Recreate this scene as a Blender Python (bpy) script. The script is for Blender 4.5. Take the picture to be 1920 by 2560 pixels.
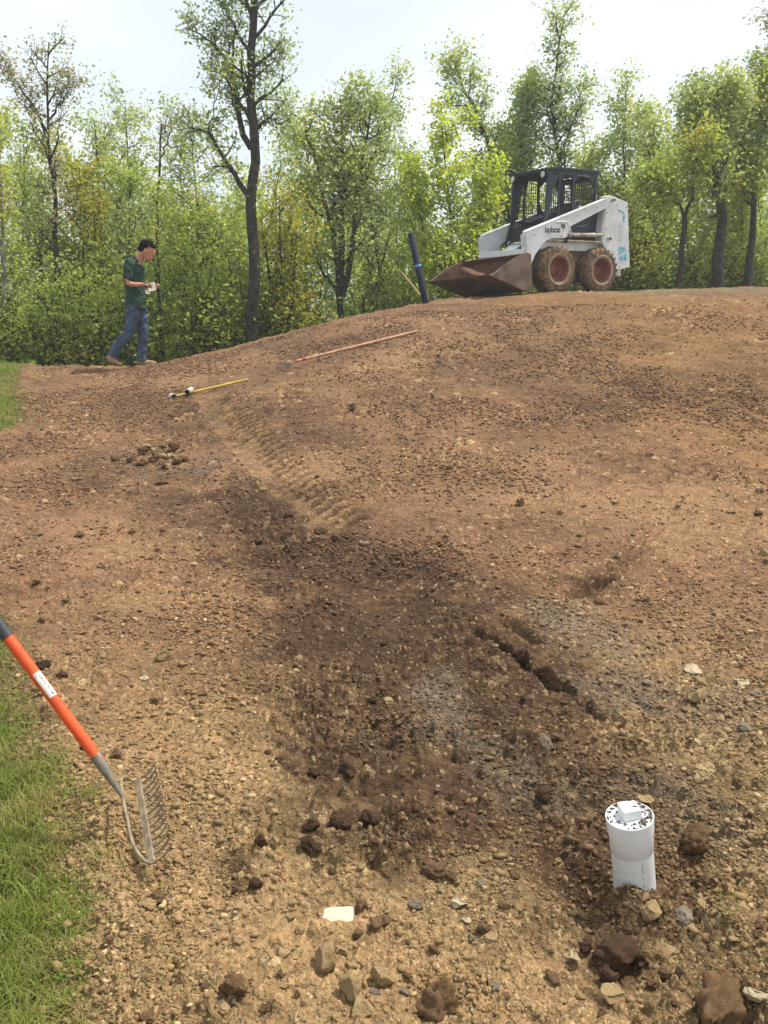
import bpy, bmesh, math, random
import numpy as np
from mathutils import Vector, Matrix

# ------------------------------------------------------------------ camera, sky, sun
scene = bpy.context.scene
for o in list(bpy.data.objects): bpy.data.objects.remove(o)
PITCH = math.radians(13.4); CAM_H = 1.6
FPX = 1280/math.tan(math.radians(30))
cam_d = bpy.data.cameras.new('camera'); cam = bpy.data.objects.new('camera', cam_d)
scene.collection.objects.link(cam)
cam.location = (0, 0, CAM_H); cam.rotation_euler = (math.pi/2-PITCH, 0, 0)
cam_d.sensor_fit = 'VERTICAL'; cam_d.sensor_height = 36; cam_d.lens = 18/math.tan(math.radians(30))
cam_d.clip_end = 2000; cam_d.clip_start = .05
scene.camera = cam
SUN_EL = math.radians(60); SUN_AZ = math.radians(28)      # azimuth from +X towards +Y
SUN_DIR = Vector((math.cos(SUN_AZ)*math.cos(SUN_EL), math.sin(SUN_AZ)*math.cos(SUN_EL), math.sin(SUN_EL)))
w = bpy.data.worlds.new('World'); scene.world = w; w.use_nodes = True
nt = w.node_tree; nt.nodes.clear()
out = nt.nodes.new('ShaderNodeOutputWorld'); bg = nt.nodes.new('ShaderNodeBackground')
sky = nt.nodes.new('ShaderNodeTexSky'); sky.sky_type = 'NISHITA'; sky.sun_disc = False
sky.sun_elevation = SUN_EL; sky.sun_rotation = math.pi/2-SUN_AZ
sky.air_density = 1.0; sky.dust_density = 2.5; sky.ozone_density = 1.0
# thin high cloud mixed over the sky
tc = nt.nodes.new('ShaderNodeTexCoord'); mp = nt.nodes.new('ShaderNodeMapping')
mp.inputs['Scale'].default_value = (1.0, 1.2, 3.2); mp.inputs['Rotation'].default_value = (.1, .25, .5)
nz = nt.nodes.new('ShaderNodeTexNoise'); nz.inputs['Scale'].default_value = 1.7; nz.inputs['Detail'].default_value = 5
nz.inputs['Roughness'].default_value = .5
cr = nt.nodes.new('ShaderNodeMapRange'); cr.inputs['From Min'].default_value = .33; cr.inputs['From Max'].default_value = .66
cr.inputs['To Min'].default_value = .5; cr.inputs['To Max'].default_value = .95
mx = nt.nodes.new('ShaderNodeMix'); mx.data_type = 'RGBA'; mx.inputs['B'].default_value = (8.4, 9.1, 9.4, 1)
nt.links.new(tc.outputs['Generated'], mp.inputs['Vector']); nt.links.new(mp.outputs[0], nz.inputs['Vector'])
nt.links.new(nz.outputs['Fac'], cr.inputs['Value']); nt.links.new(cr.outputs[0], mx.inputs['Factor'])
nt.links.new(sky.outputs[0], mx.inputs['A']); nt.links.new(mx.outputs['Result'], bg.inputs['Color'])
bg.inputs['Strength'].default_value = .11
nt.links.new(bg.outputs[0], out.inputs[0])
sd = bpy.data.lights.new('sun', 'SUN'); sd.energy = 4.6; sd.angle = math.radians(.5); sd.color = (1, .95, .86)
so = bpy.data.objects.new('sun', sd); scene.collection.objects.link(so)
so.rotation_euler = SUN_DIR.to_track_quat('Z', 'Y').to_euler()
scene.view_settings.view_transform = 'Standard'; scene.view_settings.look = 'None'
scene.view_settings.exposure = 0.3; scene.view_settings.gamma = 1
scene.cycles.max_bounces = 6; scene.cycles.transparent_max_bounces = 4
scene.cycles.use_denoising = True

# ------------------------------------------------------------------ helpers
def srgb(r, g, b):
    f = lambda c: ((c/255+.055)/1.055)**2.4 if c > 10 else c/255/12.92
    return (f(r), f(g), f(b))
def tag(o, label=None, cat=None, group=None, kind=None):
    if label: o['label'] = label
    if cat: o['category'] = cat
    if group: o['group'] = group
    if kind: o['kind'] = kind
    return o
def link(o): scene.collection.objects.link(o); return o
def empty(name, loc=(0, 0, 0), rz=0):
    o = bpy.data.objects.new(name, None); o.location = loc; o.rotation_euler = (0, 0, rz); o.empty_display_size = .1
    return link(o)
def obj(name, me, mats=None, parent=None):
    o = bpy.data.objects.new(name, me); link(o)
    if mats is not None:
        for m in (mats if isinstance(mats, (list, tuple)) else [mats]): me.materials.append(m)
    if parent: o.parent = parent
    return o
def mesh_np(name, verts, faces, smooth=False, mats_idx=None):
    """verts (n,3); faces (m,k) int array"""
    verts = np.asarray(verts, np.float32); faces = np.asarray(faces, np.int32)
    me = bpy.data.meshes.new(name); k = faces.shape[1]; m = len(faces)
    me.vertices.add(len(verts)); me.vertices.foreach_set('co', verts.ravel())
    me.loops.add(m*k); me.loops.foreach_set('vertex_index', faces.ravel())
    me.polygons.add(m); me.polygons.foreach_set('loop_start', np.arange(0, m*k, k, dtype=np.int32))
    me.polygons.foreach_set('loop_total', np.full(m, k, np.int32))
    if smooth: me.polygons.foreach_set('use_smooth', np.ones(m, bool))
    if mats_idx is not None: me.polygons.foreach_set('material_index', mats_idx)
    me.update(calc_edges=True)
    return me
def ray(px, py):
    a = (px-960)/FPX; b = (1280-py)/FPX
    return np.array([a, math.cos(PITCH)+b*math.sin(PITCH), -math.sin(PITCH)+b*math.cos(PITCH)])
def at(px, py, d): return np.array([0, 0, CAM_H])+ray(px, py)*d

# ------------------------------------------------------------------ materials
class NT:
    def __init__(s, m):
        m.use_nodes = True; s.t = m.node_tree; s.t.nodes.clear()
        s.out = s.t.nodes.new('ShaderNodeOutputMaterial')
    def n(s, ty, props=None, **ins):
        x = s.t.nodes.new(ty)
        for k, v in (props or {}).items(): setattr(x, k, v)
        for k, v in ins.items():
            key = k.replace('_', ' ')
            inp = x.inputs[int(k[1:])] if (k[0] == 'i' and k[1:].isdigit()) else x.inputs[key]
            if isinstance(v, bpy.types.NodeSocket): s.t.links.new(v, inp)
            else: inp.default_value = v
        return x
def rgba(c): return (c[0], c[1], c[2], 1)
def mix(N, fac, a, b):
    x = N.n('ShaderNodeMix', dict(data_type='RGBA'))
    for key, v in (('Factor', fac), ('A', a), ('B', b)):
        if isinstance(v, bpy.types.NodeSocket): N.t.links.new(v, x.inputs[key] if key == 'Factor' else x.inputs[6 if key == 'A' else 7])
        else:
            (x.inputs['Factor'] if key == 'Factor' else x.inputs[6 if key == 'A' else 7]).default_value = v
    return x.outputs[2]
def ramp(N, v, lo, hi):
    return N.n('ShaderNodeMapRange', Value=v, From_Min=lo, From_Max=hi).outputs[0]
def mat(name, c1, c2=None, rough=.6, metal=0, scale=8, lo=.4, hi=.6, dirt=None, dirt_lo=.5, dirt_hi=.7, dirt_scale=5, bump=0, bscale=60, spec=.5):
    m = bpy.data.materials.new(name); N = NT(m)
    tcn = N.n('ShaderNodeTexCoord').outputs['Object']
    col = rgba(c1)
    if c2:
        nz = N.n('ShaderNodeTexNoise', Vector=tcn, Scale=scale, Detail=6, Roughness=.6).outputs['Fac']
        col = mix(N, ramp(N, nz, lo, hi), rgba(c1), rgba(c2))
    if dirt:
        nz = N.n('ShaderNodeTexNoise', Vector=tcn, Scale=dirt_scale, Detail=8, Roughness=.7).outputs['Fac']
        col = mix(N, ramp(N, nz, dirt_lo, dirt_hi), col, rgba(dirt))
    p = N.n('ShaderNodeBsdfPrincipled', Base_Color=col, Roughness=rough, Metallic=metal)
    p.inputs['Specular IOR Level'].default_value = spec
    if bump:
        nb = N.n('ShaderNodeTexNoise', Vector=tcn, Scale=bscale, Detail=4).outputs['Fac']
        b = N.n('ShaderNodeBump', Strength=.6, Distance=bump, Height=nb)
        N.t.links.new(b.outputs[0], p.inputs['Normal'])
    N.t.links.new(p.outputs[0], N.out.inputs[0])
    return m

# ------------------------------------------------------------------ numpy noise
def _h(ix, iy, seed):
    a = (ix.astype(np.int64)*374761393 + iy.astype(np.int64)*668265263 + seed*1442695041) & 0xffffffff
    a = ((a ^ (a >> 13))*1274126177) & 0xffffffff
    a = ((a ^ (a >> 16))*2246822519) & 0xffffffff
    return ((a ^ (a >> 15)) & 0xffffff)/float(0x1000000)
def vn(x, y, seed=0):
    ix = np.floor(x); iy = np.floor(y); fx = x-ix; fy = y-iy
    ix = ix.astype(np.int64); iy = iy.astype(np.int64)
    fx = fx*fx*fx*(fx*(fx*6-15)+10); fy = fy*fy*fy*(fy*(fy*6-15)+10)
    return ((_h(ix, iy, seed)*(1-fx)+_h(ix+1, iy, seed)*fx)*(1-fy)+(_h(ix, iy+1, seed)*(1-fx)+_h(ix+1, iy+1, seed)*fx)*fy)*2-1
def fbm(x, y, f, oct=4, seed=0, gain=.5):
    s = 0; a = 1; t = 0
    c, sn = math.cos(.6), math.sin(.6)
    for i in range(oct):
        s = s+a*vn(x*f+i*17.3, y*f-i*9.1, seed+i); t += a; a *= gain; f *= 2.03
        x, y = x*c-y*sn, x*sn+y*c
    return s/t
def cell_bumps(x, y, size, seed, prob, rmin=.28, rmax=.5):
    """rounded clods scattered in a jittered lattice: returns height (in units of size) and id"""
    X = x/size; Y = y/size
    ix = np.floor(X).astype(np.int64); iy = np.floor(Y).astype(np.int64)
    best = np.zeros_like(X); cid = np.zeros_like(X)
    for dx in (-1, 0, 1):
        for dy in (-1, 0, 1):
            jx = ix+dx; jy = iy+dy
            has = _h(jx, jy, seed+5) < prob
            cx = jx+.5+(_h(jx, jy, seed+1)-.5)*.7; cy = jy+.5+(_h(jx, jy, seed+2)-.5)*.7
            r = rmin+(rmax-rmin)*_h(jx, jy, seed+3)
            an = _h(jx, jy, seed+4)*3.14; e = .7+.6*_h(jx, jy, seed+6)
            ux = (X-cx)*np.cos(an)+(Y-cy)*np.sin(an); uy = (-(X-cx)*np.sin(an)+(Y-cy)*np.cos(an))*e
            d = np.maximum(np.abs(ux)*.9+np.abs(uy)*.35, np.abs(uy)*.9+np.abs(ux)*.35)*.5+.5*np.sqrt(ux*ux+uy*uy)
            hgt = np.where(has, np.clip(1-(d/r)**2, 0, 1)**.62*r, 0)
            sel = hgt > best
            best = np.where(sel, hgt, best); cid = np.where(sel, _h(jx, jy, seed+7)*.9+.1, cid)
    return best, cid

# ------------------------------------------------------------------ the lie of the land
def ipl(x, xs, ys):
    # smooth (monotone-ish) interpolation: linear table blurred
    xs = np.array(xs, float); ys = np.array(ys, float)
    s = 0
    for d, wt in ((-.5, .2), (-.25, .2), (0, .2), (.25, .2), (.5, .2)): s = s+wt*np.interp(x+d, xs, ys)
    return s
def crest_z(x): return ipl(x, [-30, -9, -5.2, -3.8, -2.9, -2.1, -.94, .22, 1.24, 2.9, 5, 7, 14, 30], [.5, .7, .73, .70, .88, 1.07, 1.40, 1.61, 1.655, 1.73, 1.79, 1.83, 1.8, 1.2])
def crest_y(x): return ipl(x, [-30, -5, 0, .6, 1.4, 2.2, 5, 8, 30], [13.6, 14.0, 14.3, 14.9, 17.0, 18.2, 18.2, 18.5, 19])
def gz(x, y):
    x = np.asarray(x, float); y = np.asarray(y, float)
    g = ipl(y, [-5, 2.6, 3.5, 5, 7, 9, 10.6, 12, 13.4, 14.6, 16, 40], [0, 0, .012, .07, .21, .43, .60, .77, .91, .99, 1.0, 1.0])
    z = crest_z(x)*g
    t = y-crest_y(x)
    drop = np.where(t > 0, 0, 0)+np.log1p(np.exp(np.clip(t*3.0, -40, 40)))/3.0*.55
    z = z-np.minimum(drop, 2.2+.3*np.sin(x*.4)+.2*np.sin(y*.5))
    return z
TS = np.concatenate([np.arange(.8, 6, .01), np.arange(6, 30, .02)])
def place(px, py, lift=0):
    """the point of the bare slope seen in that direction"""
    r = ray(px, py); P = np.array([0, 0, CAM_H])[None]+r[None]*TS[:, None]
    dz = P[:, 2]-gz(P[:, 0], P[:, 1]); k = int(np.argmax(dz <= 0))
    if k > 0:
        u = dz[k-1]/(dz[k-1]-dz[k]); p = P[k-1]*(1-u)+P[k]*u
        return np.array([p[0], p[1], float(gz(p[0], p[1]))])
    return P[-1]
GRASS_Y = [-30, 1.0, 1.7, 2.04, 2.6, 3.03, 4.2, 5, 7, 8.3, 9.2, 10.2, 11.5, 13.5, 16, 60]
GRASS_X = [-.55, -.62, -.74, -.85, -1.06, -1.34, -2.0, -2.6, -3.6, -4.0, -3.85, -4.2, -4.8, -5.5, -6, -6]
def grass_edge(y): return np.interp(y, GRASS_Y, GRASS_X)
def ell(x, y, c1, c2, wdt, soft=.35):
    """soft elongated patch between two ground points, half width wdt (metres)"""
    ax, ay = c1; bx, by = c2; dx, dy = bx-ax, by-ay; L2 = dx*dx+dy*dy+1e-9
    t = np.clip(((x-ax)*dx+(y-ay)*dy)/L2, 0, 1)
    d = np.hypot(x-ax-t*dx, y-ay-t*dy)
    return np.clip((wdt*(1+soft)-d)/(wdt*2*soft), 0, 1)
_gp = {}
def gp(px, py):
    if (px, py) not in _gp: _gp[(px, py)] = place(px, py)[:2]
    return _gp[(px, py)]
PIPE_XY = (.712, 2.165)
TRACK = [gp(520, 985), gp(600, 1090), gp(700, 1195), gp(800, 1290), gp(860, 1340)]
def track_st(x, y):
    best = np.full(x.shape, 9.); S = np.zeros(x.shape); T = np.full(x.shape, 9.); acc = 0
    for a, b in zip(TRACK[:-1], TRACK[1:]):
        d = b-a; L = math.hypot(*d); u = d/L
        s = (x-a[0])*u[0]+(y-a[1])*u[1]; t = (x-a[0])*u[1]-(y-a[1])*u[0]
        sc = np.clip(s, 0, L); dist = np.hypot(s-sc, t)
        sel = dist < best; best = np.where(sel, dist, best); S = np.where(sel, acc+sc, S); T = np.where(sel, np.where(dist > abs(t)+1e-6, 9, t), T)
        acc += L
    return S, T, acc
DARK = [((740, 1580), (860, 1850), .22, .6), ((1050, 1850), (1520, 1990), .25, .6), ((620, 1300), (760, 1560), .22, .5), ((900, 1550), (950, 1900), .22, .55), ((1150, 1650), (1300, 2000), .25, .5), ((650, 1250), (950, 1500), .30, .6), ((1050, 1500), (1350, 1720), .35, .5), ((1050, 1900), (1500, 2050), .22, .55), ((1350, 1800), (1620, 2000), .18, .5), ((1350, 2100), (1500, 2350), .12, .6), ((760, 1980), (1000, 2100), .13, .5), ((1640, 2230), (1640, 2280), .1, .5), ((1600, 2150), (1650, 2150), .12, .7), ((600, 1290), (1050, 1520), .45, .6), ((800, 1560), (1350, 1720), .25, .55), ((720, 1900), (1050, 1980), .1, .6), ((1000, 1450), (1250, 1640), .3, .75), ((1000, 1700), (1200, 1850), .22, .7), ((800, 1900), (960, 2060), .12, .7),
        ((1480, 2110), (1540, 2200), .09, 1.0), ((1350, 1750), (1650, 1780), .14, .6), ((1500, 2340), (1560, 2400), .06, .9), ((700, 1640), (1000, 1700), .2, .7),
        ((1480, 1460), (1500, 1480), .13, .7), ((1000, 1410), (1130, 1450), .1, .8), ((1300, 2000), (1500, 1990), .08, .7), ((400, 990), (700, 1100), .5, .35),
        ((750, 1330), (900, 1400), .3, .45), ((1150, 900), (1900, 1000), .5, .22), ((1350, 1000), (1900, 930), .5, .2), ((380, 1190), (520, 1260), .4, .4),
        ((930, 2120), (1300, 1980), .1, .55), ((640, 2130), (640, 2180), .05, .6), ((1800, 2450), (1880, 2520), .08, .5), ((1230, 850), (1300, 870), .35, .4),
        ((700, 850), (800, 870), .3, .35)]
GREY = [((1380, 1530), (1500, 1600), .17, .6), ((1080, 1750), (1130, 1830), .1, .6), ((1680, 1800), (1850, 1780), .22, .4), ((1500, 1720), (1600, 1700), .12, .6),
        ((1650, 2000), (1800, 2100), .15, .35), ((1250, 1900), (1400, 2000), .1, .35), ((1560, 728), (1900, 722), .9, .75), ((330, 1150), (560, 1180), .25, .3)]
SAND = [((1060, 880), (1230, 850), .25, .8), ((930, 912), (1040, 925), .22, .9), ((300, 960), (500, 950), .3, .35), ((700, 960), (900, 980), .3, .4), ((1700, 1230), (1900, 1230), .3, .4),
        ((350, 1500), (600, 1480), .25, .45), ((420, 1800), (560, 1900), .2, .5), ((300, 2200), (700, 2350), .2, .5), ((1000, 2380), (1400, 2450), .12, .6),
        ((820, 1180), (1250, 1160), .4, .35), ((1250, 1250), (1700, 1300), .4, .35), ((1150, 2080), (1180, 2110), .05, .6), ((260, 1350), (500, 1390), .3, .4)]
def patches(x, y, lst, seed):
    wx = x+.12*fbm(x, y, 2.2, 3, seed)*np.clip(y*.35, .6, 3); wy = y+.16*fbm(x, y, 2.2, 3, seed+9)*np.clip(y*.35, .6, 3)
    s = np.zeros_like(x)
    for a, b, wd, k in lst: s = 1-(1-s)*(1-k*ell(wx, wy, gp(*a), gp(*b), wd, .8))
    return s
GROOVES = [((1200, 1585), (1300, 1650), .024, .07), ((1300, 1650), (1420, 1730), .026, .08), ((1420, 1730), (1500, 1800), .015, .02), ((1262, 1565), (1345, 1610), .03, .055),
           ((1455, 1470), (1500, 1450), .07, .08), ((990, 1405), (1020, 1400), .06, .04), ((560, 1740), (660, 1730), .035, .025), ((0, 1490), (70, 1480), .1, .05),
           ((300, 2130), (400, 2190), .03, .02), ((1330, 2010), (1500, 1985), .02, .02), ((930, 1990), (1010, 1960), .03, .015)]
def detail(x, y, sp):
    """small relief; sp is the local mesh spacing. returns dz and a pebble id / size mask"""
    S, T, L = track_st(x, y)
    T = -T; tr = np.clip((.16-np.abs(T+.02))/.04, 0, 1)*np.clip(S/.2, 0, 1)*np.clip((L-S)/.4, 0, 1)
    gm = np.clip((x-grass_edge(y))/.25+.5, 0, 1)      # 0 on the grass
    dark = patches(x, y, DARK, 3); sand = patches(x, y, SAND, 21)
    ribz = np.clip((.29-T)/.06, 0, 1)*np.clip((T+.17)/.05, 0, 1)*np.clip(S/.2, 0, 1)*np.clip((L-S)/.3, 0, 1)
    rough = (.55+.55*np.clip(fbm(x, y, 1.3, 3, 40)*1.6+.3, 0, 1)+.5*dark-.4*sand)*(1-.75*np.maximum(tr, ribz*.75))
    near = 1.25*np.clip((3.8-y)/1.6, 0, 1)*np.clip((x+1.2)/.6, .3, 1)
    rough = np.clip(rough*(1+.6*near), 0, 1.7)
    dz = .035*fbm(x, y, .8, 3, 50)+.026*fbm(x, y, 3.1, 3, 60)*rough+.016*fbm(x, y, 9, 4, 70)*rough
    pid = np.zeros_like(x)
    for size, prob, amp, seed in ((.16, .22, .42, 100), (.075, .5, .6, 110), (.036, .6, .75, 120), (.018, .8, .85, 130), (.010, .85, .9, 140)):
        k = np.clip((size-1.3*sp)/(.9*sp), 0, 1)
        if size > .1: k = k*np.clip(near*1.2+dark*.5, 0.06, 1)
        m = np.clip(.6+1.3*vn(x*.9/size**.6*.5, y*.9/size**.6*.5, seed), .18, 1.25)
        b, c = cell_bumps(x+.14*size*vn(x/size*1.6, y/size*1.6, seed), y+.14*size*vn(x/size*1.6, y/size*1.6, seed+3), size, seed, prob)
        hgt = b*size*amp*k*np.clip(rough*1.1+.1, .35, 1.35)*m
        dz = dz+hgt*(1+.25*vn(x/size*6, y/size*6, seed+1))
        pid = np.where(hgt > .22*size*amp, c, pid)
    dz = dz+.006*fbm(x, y, 45, 3, 80)*np.clip((.016-sp)/.01, 0, 1)
    # grooves pressed in the soil
    for a, b, wd, dp in GROOVES:
        wob = .02*vn(x*9, y*9, 7)+.012*vn(x*30, y*30, 17); dz = dz-dp*ell(x+wob, y+wob, gp(*a), gp(*b), wd, .5)
    # rake of tyre lugs
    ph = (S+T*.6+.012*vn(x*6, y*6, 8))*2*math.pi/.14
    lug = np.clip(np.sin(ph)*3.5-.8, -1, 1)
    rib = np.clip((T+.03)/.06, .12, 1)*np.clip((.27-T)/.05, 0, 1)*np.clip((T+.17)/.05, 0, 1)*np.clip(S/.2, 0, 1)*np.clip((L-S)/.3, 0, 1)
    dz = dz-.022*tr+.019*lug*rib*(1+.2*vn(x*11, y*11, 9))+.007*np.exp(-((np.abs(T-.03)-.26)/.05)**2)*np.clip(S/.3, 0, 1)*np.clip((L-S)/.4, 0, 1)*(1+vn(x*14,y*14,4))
    dark = np.clip(dark+.42*rib*(lug < -.2), 0, 1); trc = np.clip(tr*.8+.7*rib*(lug > .3), 0, 1)  # rib shading put into the soil colour: furrows darkened, lug tops paled
    # second, fainter tyre marks across the top
    for a, b, k in (((1040, 885), (1240, 845), 1.), ((930, 905), (1060, 935), 1.), ((850, 960), (1000, 1010), .5)):
        A = gp(*a); B = gp(*b); u = (B-A)/np.hypot(*(B-A)); s = (x-A[0])*u[0]+(y-A[1])*u[1]
        dz = dz+k*.022*ell(x, y, A, B, .17, .3)*np.clip(np.sin(s*2*math.pi/.075)*1.5, -1, 1)
    # hollow beside the white pipe
    d = np.hypot(x-(PIPE_XY[0]-.15), (y-(PIPE_XY[1]-.0))*.8)
    dz = dz-.07*np.exp(-(d/.07)**2)+.02*np.exp(-((d-.20)/.06)**2)
    dz = dz+.075*np.exp(-(np.hypot(x-PIPE_XY[0]+.065, y-PIPE_XY[1]+.085)/.065)**2)+.012*np.exp(-(np.hypot(x-PIPE_XY[0]-.03, y-PIPE_XY[1]+.05)/.12)**2)*(1+.5*fbm(x, y, 20, 3, 91))
    
    # crumbly berm along the turf edge
    e = x-grass_edge(y); dz = dz+.035*np.exp(-((e-.12)/.12)**2)*(1+.8*fbm(x, y, 5, 2, 90))
    dz = dz*gm+(1-gm)*(.02*fbm(x, y, 2, 2, 95)+.02)
    return dz, pid, dark, sand, trc, gm
def ground_z(x, y):
    x = np.atleast_1d(np.asarray(x, float)); y = np.atleast_1d(np.asarray(y, float))
    return gz(x, y)+detail(x, y, .006*np.ones_like(x)+.0022*y)[0]

C_RED = np.array(srgb(124, 94, 69)); C_TAN = np.array(srgb(134, 110, 77)); C_DARK = np.array(srgb(72, 53, 38)); C_GREY = np.array(srgb(126, 111, 91))
C_SAND = np.array(srgb(172, 138, 98)); C_STONE = np.array(srgb(182, 156, 116)); C_OLIVE = np.array(srgb(122, 92, 58)); C_GR = np.array(srgb(60, 66, 30)); C_FLOOR = np.array(srgb(86, 78, 48))
def soil_color(x, y, z, pid, dark, sand, tr, gm):
    warm = np.clip((y-2.6)/2.0+.35*fbm(x, y, .7, 3, 200), 0, 1)[:, None]
    c = C_TAN*(1-warm)+C_RED*warm
    ol = np.clip((x-1)*.35*np.clip((y-4)/4, 0, 1)+.4*fbm(x, y, .5, 3, 210), 0, .8)[:, None]; c = c*(1-ol)+C_OLIVE*1.12*ol
    c = c*(1+.34*fbm(x, y, 1.6, 5, 220)+.24*fbm(x, y, 9, 3, 230))[:, None]
    s = (sand*.75)[:, None]; c = c*(1-s)+C_SAND*s
    t = (tr*.55)[:, None]; c = c*(1-t)+C_SAND*t
    brk = fbm(x, y, 7, 4, 240)
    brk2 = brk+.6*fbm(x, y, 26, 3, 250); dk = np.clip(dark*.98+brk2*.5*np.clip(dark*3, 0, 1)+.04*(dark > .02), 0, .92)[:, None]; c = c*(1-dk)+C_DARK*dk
    gy = patches(x, y, GREY, 31); g = np.clip(gy+.4*brk*(gy > .05), 0, 1)[:, None]; c = c*(1-g)+C_GREY*(.9+.35*vn(x*60, y*60, 5))[:, None]*g
    # stones and clods keep a colour of their own
    pale = np.clip((pid-.78)/.1, 0, 1)[:, None]*(1-.75*dk); c = np.where(pid[:, None] > .05, c*(.86+.42*pid[:, None]), c); c = c*(1-.65*pale)+C_STONE*.65*pale
    drk = ((pid > .1) & (pid < .2))[:, None]; c = np.where(drk, c*.8, c)
    gg = (1-gm)[:, None]; c = c*(1-gg)+C_GR*gg
    fl = np.clip((y-crest_y(x)-.5)/1.0, 0, 1)[:, None]; c = c*(1-fl)+C_FLOOR*fl
    return np.clip(c, .004, .8)

def build_ground():
    ys = list(-np.geomspace(40, .5, 14))+list(np.linspace(-.3, .8, 12))
    yv = 1.0
    while yv < 19.2: ys.append(yv); yv *= 1.0+(.0017 if 6.2 < yv < 10.5 else .00285)
    while yv < 400: ys.append(yv); yv *= 1.06
    ys = np.array(ys)
    inner = np.linspace(-1, 1, 821)
    outk = np.geomspace(.02, 1, 22)
    Y = np.repeat(ys[:, None], len(inner)+2*len(outk), 1)
    half = .66*np.clip(ys, 1.0, None)[:, None]
    far = (60+ys.clip(0)*1.2)[:, None]
    X = np.concatenate([-(half+far*outk[::-1][None, :]), half*inner[None, :], half+far*outk[None, :]], 1)
    x = X.ravel(); y = Y.ravel()
    sp = np.clip(np.maximum(.0016*np.abs(y), .00285*np.abs(y))*.85, .002, None)
    isin = (np.abs(x) <= half.repeat(X.shape[1], 1).ravel()*1.001)
    sp = np.where(isin & (y > .9) & (y < 19.3), sp, .5)
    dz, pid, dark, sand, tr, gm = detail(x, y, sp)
    z = gz(x, y)+dz
    nx = X.shape[1]; ny = len(ys)
    i = np.arange(ny-1)[:, None]*nx+np.arange(nx-1)[None, :]
    f = np.stack([i, i+1, i+nx+1, i+nx], -1).reshape(-1, 4)
    me = mesh_np('ground', np.stack([x, y, z], 1), f, smooth=True)
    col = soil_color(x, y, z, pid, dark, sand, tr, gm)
    a = me.color_attributes.new('soil', 'FLOAT_COLOR', 'POINT')
    a.data.foreach_set('color', np.concatenate([col, np.ones((len(col), 1))], 1).astype(np.float32).ravel())
    m = bpy.data.materials.new('soil'); N = NT(m)
    at_ = N.n('ShaderNodeAttribute', dict(attribute_name='soil')).outputs['Color']
    pos = N.n('ShaderNodeNewGeometry').outputs['Position']
    n1 = N.n('ShaderNodeTexNoise', Vector=pos, Scale=130, Detail=3, Roughness=.7).outputs['Fac']
    n2 = N.n('ShaderNodeTexNoise', Vector=pos, Scale=24, Detail=5, Roughness=.75).outputs['Fac']
    wv = N.n('ShaderNodeTexNoise', Vector=pos, Scale=18, Detail=2).outputs['Color']
    wp = N.n('ShaderNodeVectorMath', dict(operation='MULTIPLY_ADD'), i0=wv, i1=(.03, .03, .03), i2=pos).outputs[0]
    v1 = N.n('ShaderNodeTexVoronoi', Vector=wp, Scale=34); v2 = N.n('ShaderNodeTexVoronoi', Vector=wp, Scale=85)
    c1 = N.n('ShaderNodeSeparateColor', Color=v1.outputs['Color']).outputs[0]; c2 = N.n('ShaderNodeSeparateColor', Color=v2.outputs['Color']).outputs[1]
    v = N.n('ShaderNodeMath', dict(operation='ADD'), i0=ramp(N, n1, .25, .75), i1=ramp(N, n2, .25, .75)).outputs[0]
    v = N.n('ShaderNodeMapRange', Value=v, From_Min=0, From_Max=2, To_Min=.62, To_Max=1.38).outputs[0]
    k = N.n('ShaderNodeMapRange', Value=c1, From_Min=0, From_Max=1, To_Min=.80, To_Max=1.2).outputs[0]
    k2 = N.n('ShaderNodeMapRange', Value=c2, From_Min=0, From_Max=1, To_Min=.78, To_Max=1.25).outputs[0]
    v = N.n('ShaderNodeMath', dict(operation='MULTIPLY'), i0=v, i1=k).outputs[0]; v = N.n('ShaderNodeMath', dict(operation='MULTIPLY'), i0=v, i1=k2).outputs[0]
    col_ = N.n('ShaderNodeVectorMath', dict(operation='SCALE'), i0=at_, Scale=v).outputs[0]
    # a few pale chips among the crumbs
    chip = N.n('ShaderNodeMath', dict(operation='GREATER_THAN'), i0=c2, i1=.972).outputs[0]
    col_ = mix(N, N.n('ShaderNodeMath', dict(operation='MULTIPLY'), i0=chip, i1=.5).outputs[0], col_, rgba(tuple(C_STONE*1.15)))
    rnd = lambda d, t: N.n('ShaderNodeMath', dict(operation='MULTIPLY'), i0=N.n('ShaderNodeMapRange', dict(interpolation_type='SMOOTHERSTEP'), Value=d, From_Min=0, From_Max=.75, To_Min=1, To_Max=0).outputs[0], i1=t).outputs[0]
    h1 = N.n('ShaderNodeMath', dict(operation='MULTIPLY'), i0=rnd(v1.outputs['Distance'], c1), i1=.022).outputs[0]
    h2 = N.n('ShaderNodeMath', dict(operation='MULTIPLY'), i0=rnd(v2.outputs['Distance'], c2), i1=.010).outputs[0]
    hh = N.n('ShaderNodeMath', dict(operation='ADD'), i0=h1, i1=h2).outputs[0]
    big = N.n('ShaderNodeTexNoise', Vector=pos, Scale=1.6, Detail=5, Roughness=.65).outputs['Fac']
    hh = N.n('ShaderNodeMath', dict(operation='MULTIPLY'), i0=hh, i1=N.n('ShaderNodeMapRange', Value=big, From_Min=.38, From_Max=.62, To_Min=.25, To_Max=1.25).outputs[0]).outputs[0]
    hh = N.n('ShaderNodeMath', dict(operation='MULTIPLY_ADD'), i0=n2, i1=.02, i2=hh).outputs[0]
    hh = N.n('ShaderNodeMath', dict(operation='MULTIPLY_ADD'), i0=n1, i1=.004, i2=hh).outputs[0]
    b = N.n('ShaderNodeBump', Strength=1.0, Distance=1.0, Height=hh)
    p = N.n('ShaderNodeBsdfPrincipled', Base_Color=col_, Roughness=.95, Normal=b.outputs[0]); p.inputs['Specular IOR Level'].default_value = .15
    N.t.links.new(p.outputs[0], N.out.inputs[0])
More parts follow.
